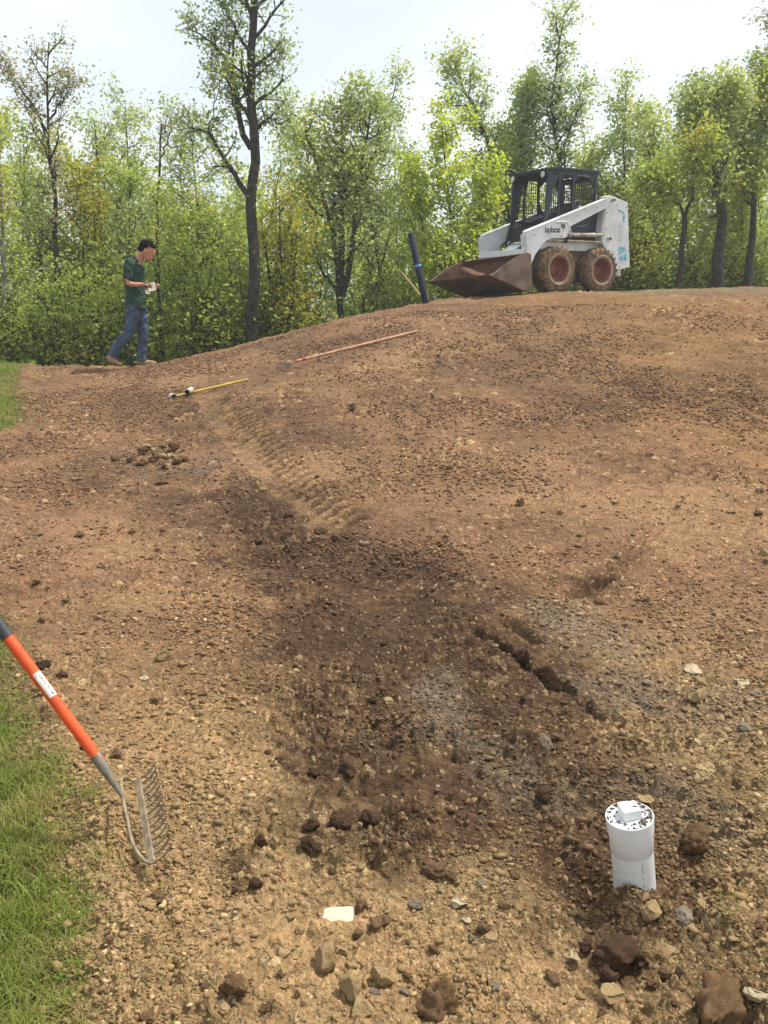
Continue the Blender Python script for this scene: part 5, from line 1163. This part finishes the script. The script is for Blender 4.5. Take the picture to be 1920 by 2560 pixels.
BUSH = [(20, 640, 15.8, 120, 'green', 'shrub at the left edge below the pale trunk'), (150, 660, 16.2, 120, 'mid', 'shrub below the nearly bare tree'), (270, 640, 16.4, 110, 'green', 'shrub just left of the man'), (400, 560, 16.0, 120, 'mid', 'bright shrub just right of the man'),
 (490, 600, 15.9, 100, 'green', 'leafy sapling clump between man and tallest tree'), (575, 640, 16.6, 90, 'mid', 'shrub left of the tallest trunk base'), (700, 660, 17.2, 100, 'mid', 'shrub behind the olive bush'), (790, 690, 18.5, 80, 'green', 'low shrub left of the three stemmed tree'),
 (930, 690, 17.6, 90, 'mid', 'low shrub right of the three stemmed tree'), (1010, 640, 18.2, 90, 'green', 'shrub behind the wooden stake'), (1130, 610, 17.4, 110, 'lime', 'lime shrub over the bucket'), (1250, 600, 18.8, 110, 'mid', 'shrub behind the loader arms'),
 (1380, 560, 19.8, 110, 'green', 'shrub behind the loader cab'), (1480, 470, 20.0, 110, 'mid', 'tall shrub behind the loader tower'), (1590, 560, 19.6, 110, 'olive', 'olive shrub right of the loader'), (1560, 480, 20.6, 120, 'mid', 'tall green shrub behind the olive one'),
 (1690, 600, 19.6, 110, 'green', 'shrub around the small forked tree'), (1790, 600, 19.8, 120, 'mid', 'shrub around the bent trunk'), (1900, 590, 19.6, 120, 'green', 'dark shrub at the right edge'), (1850, 640, 19.2, 90, 'mid', 'low shrub between the right hand trunks'), (1640, 660, 19.3, 90, 'mid', 'low shrub on the crest right of the loader'),
 (-60, 560, 16.8, 140, 'mid', 'shrub mostly cut off by the left edge'), (340, 720, 15.4, 90, 'green', 'low shrub at the man\'s knees'), (120, 760, 15.2, 90, 'green', 'low shrub on the crest at the left'), (230, 770, 15.3, 80, 'mid', 'low shrub behind the man\'s back foot'), (520, 740, 15.6, 80, 'green', 'low shrub left of the tallest trunk foot'), (20, 790, 15.3, 90, 'mid', 'low shrub where the lawn meets the wood'), (650, 740, 16.2, 80, 'mid', 'low shrub at the tallest trunk foot')]
for i, (px, py, d, w_, lf, lab) in enumerate(BUSH):
    bush(px, py, d, w_, 200+i*7, lf, 4000 if py < 680 else 2600, .085, lab, dens=.26)
POLES = [(35, 360, 19, 18), (75, 420, 20, -10), (180, 380, 21, 8), (215, 470, 17, 14), (262, 400, 19, -12), (300, 500, 17.5, 20), (355, 420, 21, -8), (440, 380, 19, 16), (520, 500, 18, -20), (585, 420, 20, 12), (690, 330, 20, 10), (742, 400, 21, -14), (790, 420, 18.5, 18), (925, 420, 19, -16), (985, 350, 21, 22),
 (1050, 480, 19, -10), (1180, 420, 20, 16), (1340, 330, 22, -18), (1440, 360, 21, 22), (1520, 420, 22, -20), (1600, 380, 22, 16), (1655, 430, 20, 26), (1750, 470, 20, -14), (1825, 400, 20, 12), (1905, 420, 21, -12)]
ORD = 'first second third fourth fifth sixth seventh eighth ninth tenth eleventh twelfth thirteenth fourteenth fifteenth sixteenth seventeenth eighteenth nineteenth twentieth twenty-first twenty-second twenty-third twenty-fourth twenty-fifth'.split()
POLES.sort(key=lambda t: t[0])
PL = ['cool', 'mid', 'mid', 'olive', 'cool']
for i, (px, py, d, ln) in enumerate(POLES):
    auto(px, py, d, 500+i*3, PL[i % 5], 1500, .08, 'slim bare-stemmed young tree in the wood, %s from the left' % ORD[i], r0=.035, lean=ln, maxlev=2, limbs=10, spread=.30, clump=.2, crown_lo=.45, bark=BARK_D, group='slim young trees in the wood')
# brown shrivelled leaf spray behind the man's shoulder, dead stump right of the tall tree
# --- the wood beyond: one far-off mass of trees
def wood():
    r = np.random.default_rng(9); T = Tree(99); P = []
    for i in range(120):
        x = r.uniform(-30, 34); y = r.uniform(24, 46); g = -2.4; k = x/y; 
        H = (CAM_H+(752-(470+60*math.sin(k*9)+40*math.sin(k*23+1)))/FPX*y)-g; H *= r.uniform(.65, 1.02)
        lean = r.normal(size=2)*.4; pts = [(x, y, g), (x+lean[0]*.4, y, g+H*.4), (x+lean[0], y+lean[1], g+H*.95)]; T.tube(pts, .10, .02, 5)
        n = 1500; t = r.uniform(.12, 1, n); a = r.uniform(0, 6.28, n); rad = H*.26*np.sqrt(r.random(n))*np.clip(1.25-t*.9, .2, 1)*1.1
        nb = 26; cx = r.uniform(.15, 1, nb); ca = r.uniform(0, 6.28, nb); crd = H*.24*r.random(nb)**.5*np.clip(1.25-cx*.9, .2, 1)
        j = r.integers(0, nb, n); q = np.stack([x+lean[0]*cx[j]+np.cos(ca[j])*crd[j], y+np.sin(ca[j])*crd[j], g+H*cx[j]], 1)+r.normal(size=(n, 3))*.42
        P.append(q)
    V, F = leaves_mesh(np.concatenate(P), .17, r)
    tv = np.concatenate(T.tv); tf = np.concatenate(T.tf); n = len(V)
    V2 = np.concatenate([V, tv]); F2 = np.concatenate([F, tf+n]); mi = np.concatenate([np.zeros(len(F), np.int32), np.ones(len(tf), np.int32)])
    o = obj('far_wood', mesh_np('far_wood', V2, F2, mats_idx=mi), [LV['lime_far'], BARK]); tag(o, 'far-off green wood seen as one mass behind the nearer trees', 'woodland', kind='stuff')
    # rough ground cover just beyond the crest
    n = 90000; x = r.uniform(-12, 12, n); e = crest_y(x); y = e+.15+np.abs(r.exponential(1.3, n)); z = gz(x, y)+r.uniform(0, .28, n)*np.clip((y-e)*1.2, .2, 1); ok = (y < 24) & (r.random(n) < .4+.6*vn(x*2, y*2, 5))
    V, F = leaves_mesh(np.stack([x, y, z], 1)[ok], .07, r); tag(obj('undergrowth', mesh_np('undergrowth', V, F), LV['green']), 'low leafy undergrowth on the bank behind the bare soil', 'undergrowth', kind='stuff')
wood()


# ------------------------------------------------------------------ thin summer haze over the place
hz = MB(); hz.box((0, 60, 12), (260, 260, 40))
m = bpy.data.materials.new('haze'); N = NT(m); v = N.n('ShaderNodeVolumePrincipled', Color=(.93, .97, 1, 1), Density=.0022, Anisotropy=.2); N.t.links.new(v.outputs[0], N.out.inputs['Volume'])
tag(hz.build('haze', [m]), kind='stuff')
